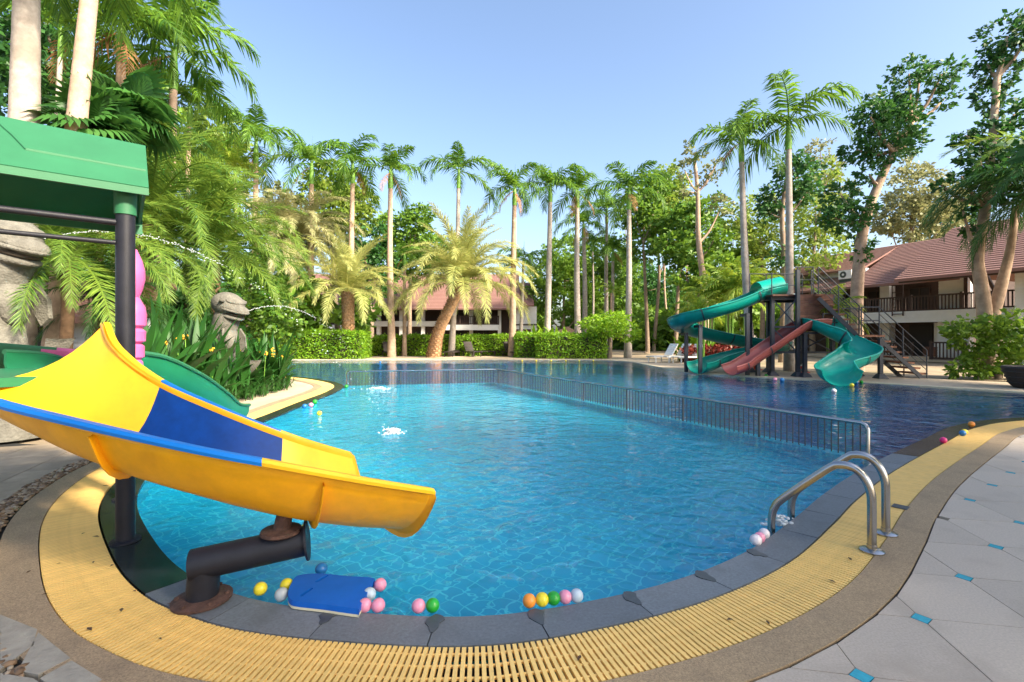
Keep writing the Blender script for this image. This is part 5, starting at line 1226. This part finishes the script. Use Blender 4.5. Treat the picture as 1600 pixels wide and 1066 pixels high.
def plant(loc, label, n_, s, seed, set_=BL, flower=False, group='strappy bed plants', name='bed_plant'):
    t = thing(name, label, 'plant', loc, 0, group); rg = random.Random(seed)
    for i in range(n_):
        link('leaf', set_[rg.randrange(len(set_))], None, t, (rg.uniform(-.1, .1), rg.uniform(-.1, .1), rg.uniform(0, .22) * s), (rg.uniform(-.15, .15), rg.uniform(-.2, .25), i * 2.4 + rg.uniform(-.4, .4)), s * rg.uniform(.8, 1.15))
    if flower:
        for k in range(2):
            x, y = rg.uniform(-.15, .15), rg.uniform(-.25, 0); h = s * rg.uniform(.75, 1.05); st = MB().tube([(x * .4, y * .4, 0), (x, y, h)], .008, 4).build('flower_stem', MAT['shaft'], t)
            blobs('flower', [(x + rg.uniform(-.04, .04), y + rg.uniform(-.04, .04), h + rg.uniform(-.05, .05)) for _ in range(6)], np.array([(.028, .016, .022)] * 6), MAT['yellow_flower'], st)
    return t
beds = []
rg = random.Random(5); tries = 0
while len(beds) < 60 and tries < 4000:
    tries += 1; x = rg.uniform(-8.6, -5.6); y = rg.uniform(6.6, 14.5)
    ii = int(np.argmin(np.linalg.norm(near - np.array((x, y)), axis=1))); d = np.dot(np.array((x, y)) - near[ii], nN[ii])
    if d < 1.35 or d > 3.4 or x / y * F + 800 < 215 or any((x - a) ** 2 + (y - b) ** 2 < .17 for a, b in beds): continue
    if (x + 6.85) ** 2 + (y - 11.6) ** 2 < .5: continue
    beds.append((x, y))
beds.sort(key=lambda p: p[1])
for k, (x, y) in enumerate(beds):
    plant((x, y, -.03), 'glossy strap-leaved bed plant by the farther statue, ' + ORD[k] + ' from the slide end', 18, rg.uniform(.95, 1.3) + (.3 if x / y * F + 800 < 320 else 0), 100 + k, BL, k % 3 == 0)
gi = 0
for k in range(26):
    y = 8.3 + k * .24; ii = int(np.argmin(np.abs(near[:, 1] - y) + (near[:, 0] > -3) * 99 + (near[:, 0] < -5.4) * 99)); p = near[ii] + nN[ii] * (1.30 + .12 * math.sin(k * 2.1))
    plant((p[0], p[1], -.03), 'low dark grassy tuft edging the planted bed, ' + ORD[k] + ' from the slide end', 20, .8, 300 + k, GB, False, 'grassy edging tufts', 'grass_tuft')
tree('flowering bush with small white blossoms behind the farther statue', 16, 420, [(420, 560)], [(410, 490, 34), (435, 480, 30), (395, 460, 30), (425, 520, 30), (450, 505, 22), (385, 500, 30)], 'leaf', .1, 40, .16, 'bark', 'shrubs', False, 'shrub', .2)
tree('dark shrub filling the bed behind the strappy plants', 14, 260, [(260, 560)], [(230, 520, 50), (280, 510, 50), (310, 480, 45), (190, 530, 45), (340, 540, 40), (250, 470, 40)], 'leaf_dark', .1, 30, .2, 'bark', 'shrubs', False, 'shrub', .2)
for x, y, Y, n_, s, lab in ((1110, 470, 27, 16, 1.15, 'yellow-green areca palm clump behind the spiral slide, left one'), (1140, 462, 26, 16, 1.25, 'areca palm clump behind the middle of the spiral slide'), (1168, 450, 25, 14, 1.1, 'areca palm clump right behind the spiral slide entry'),
                            (1300, 490, 17.9, 14, .75, 'golden areca palm behind the stair railing'), (1095, 490, 24, 12, .8, 'small areca palm above the white loungers')):
    p = pd(x, y, Y); t = thing('areca_palm', lab, 'palm tree', (p[0], Y, 0), 0, 'areca palms')
    for q in range(3): trunk(t, [(q * .12 - .12, 0, 0), ((q - 1) * .2, 0, p[2] * (.9 + .1 * q))], [.06, .045], 'shaft', 6, 0, 'stem')
    crown_fronds(t, (0, 0, p[2]), 'areca', n_, s, int(x))
for k, (x, Y) in enumerate(((1062, 27.5), (1075, 27.2), (1088, 27), (1102, 26.8), (838, 32.2), (852, 32.1), (866, 32.2), (880, 32.1), (894, 32.3))):
    plant((pd(x, 500, Y)[0], Y, 0), 'bright strap-leaved clump behind the red hedge, ' + ORD[k] + ' from left' if k < 4 else 'bright strap-leaved clump peeping over the right hedge block, ' + ORD[k - 4] + ' from left', 14, 1.35 if k < 4 else 1.75, 500 + k, [blade('leaf', 1.1, .12, .7, MAT['hedge'], .2)] if k in (0, 4) else BL2, False, 'bright clumps by the red hedge' if k < 4 else 'bright clumps over the hedge') if k not in (0, 4) else None
    if k in (0, 4):
        BL2 = [blade('leaf', 1.1, .12, .7, MAT['hedge'], .2), blade('leaf', .95, .12, 1.1, MAT['hedge'], .3)]
        plant((pd(x, 500, Y)[0], Y, 0), 'bright strap-leaved clump behind the red hedge, ' + ORD[k] + ' from left' if k < 4 else 'bright strap-leaved clump peeping over the right hedge block, ' + ORD[k - 4] + ' from left', 14, 1.35 if k < 4 else 1.75, 500 + k, BL2, False, 'bright clumps by the red hedge' if k < 4 else 'bright clumps over the hedge')
tag(flat_poly([[(-16, 7), (-6.4, 7), (-6.3, 10), (-6.5, 14), (-7.8, 15), (-16, 16.6)]], -.012).build('planting_bed', MAT['soil_and_dark_fill']), kind='structure')

# ------------------------------------------------------------------ unseen trees added to shade the scene
sm = crown_mesh('crown', [(random.uniform(-2.4, 2.4), random.uniform(-2.4, 2.4), random.uniform(-.8, .8), random.uniform(1.1, 1.6)) for _ in range(13)], 6.5, .34, 'leaf_dark', .3, 10)
for k, (x, y, z) in enumerate(((2.4, -4.2, 5.8), (3.9, -6.9, 6.4), (10.9, -2.7, 6.4), (9.6, 1.0, 6.3), (13.6, -.8, 6.6), (18.4, 6.2, 6.8), (17.6, 10.2, 6.3), (14.2, 3.2, 6.3))):
    t = thing('added_shade_tree', 'broad unseen tree added to shade the scene', 'tree', (x, y, 0), 0, 'unseen trees added for shade')
    trunk(t, [(0, 0, -.05), (.1, 0, 3), (0, 0, z)], [.25, .18, .12], 'bark', 8)
    link('crown', sm, None, t, (0, 0, z), (0, 0, k * 1.3), (1, 1, .9))
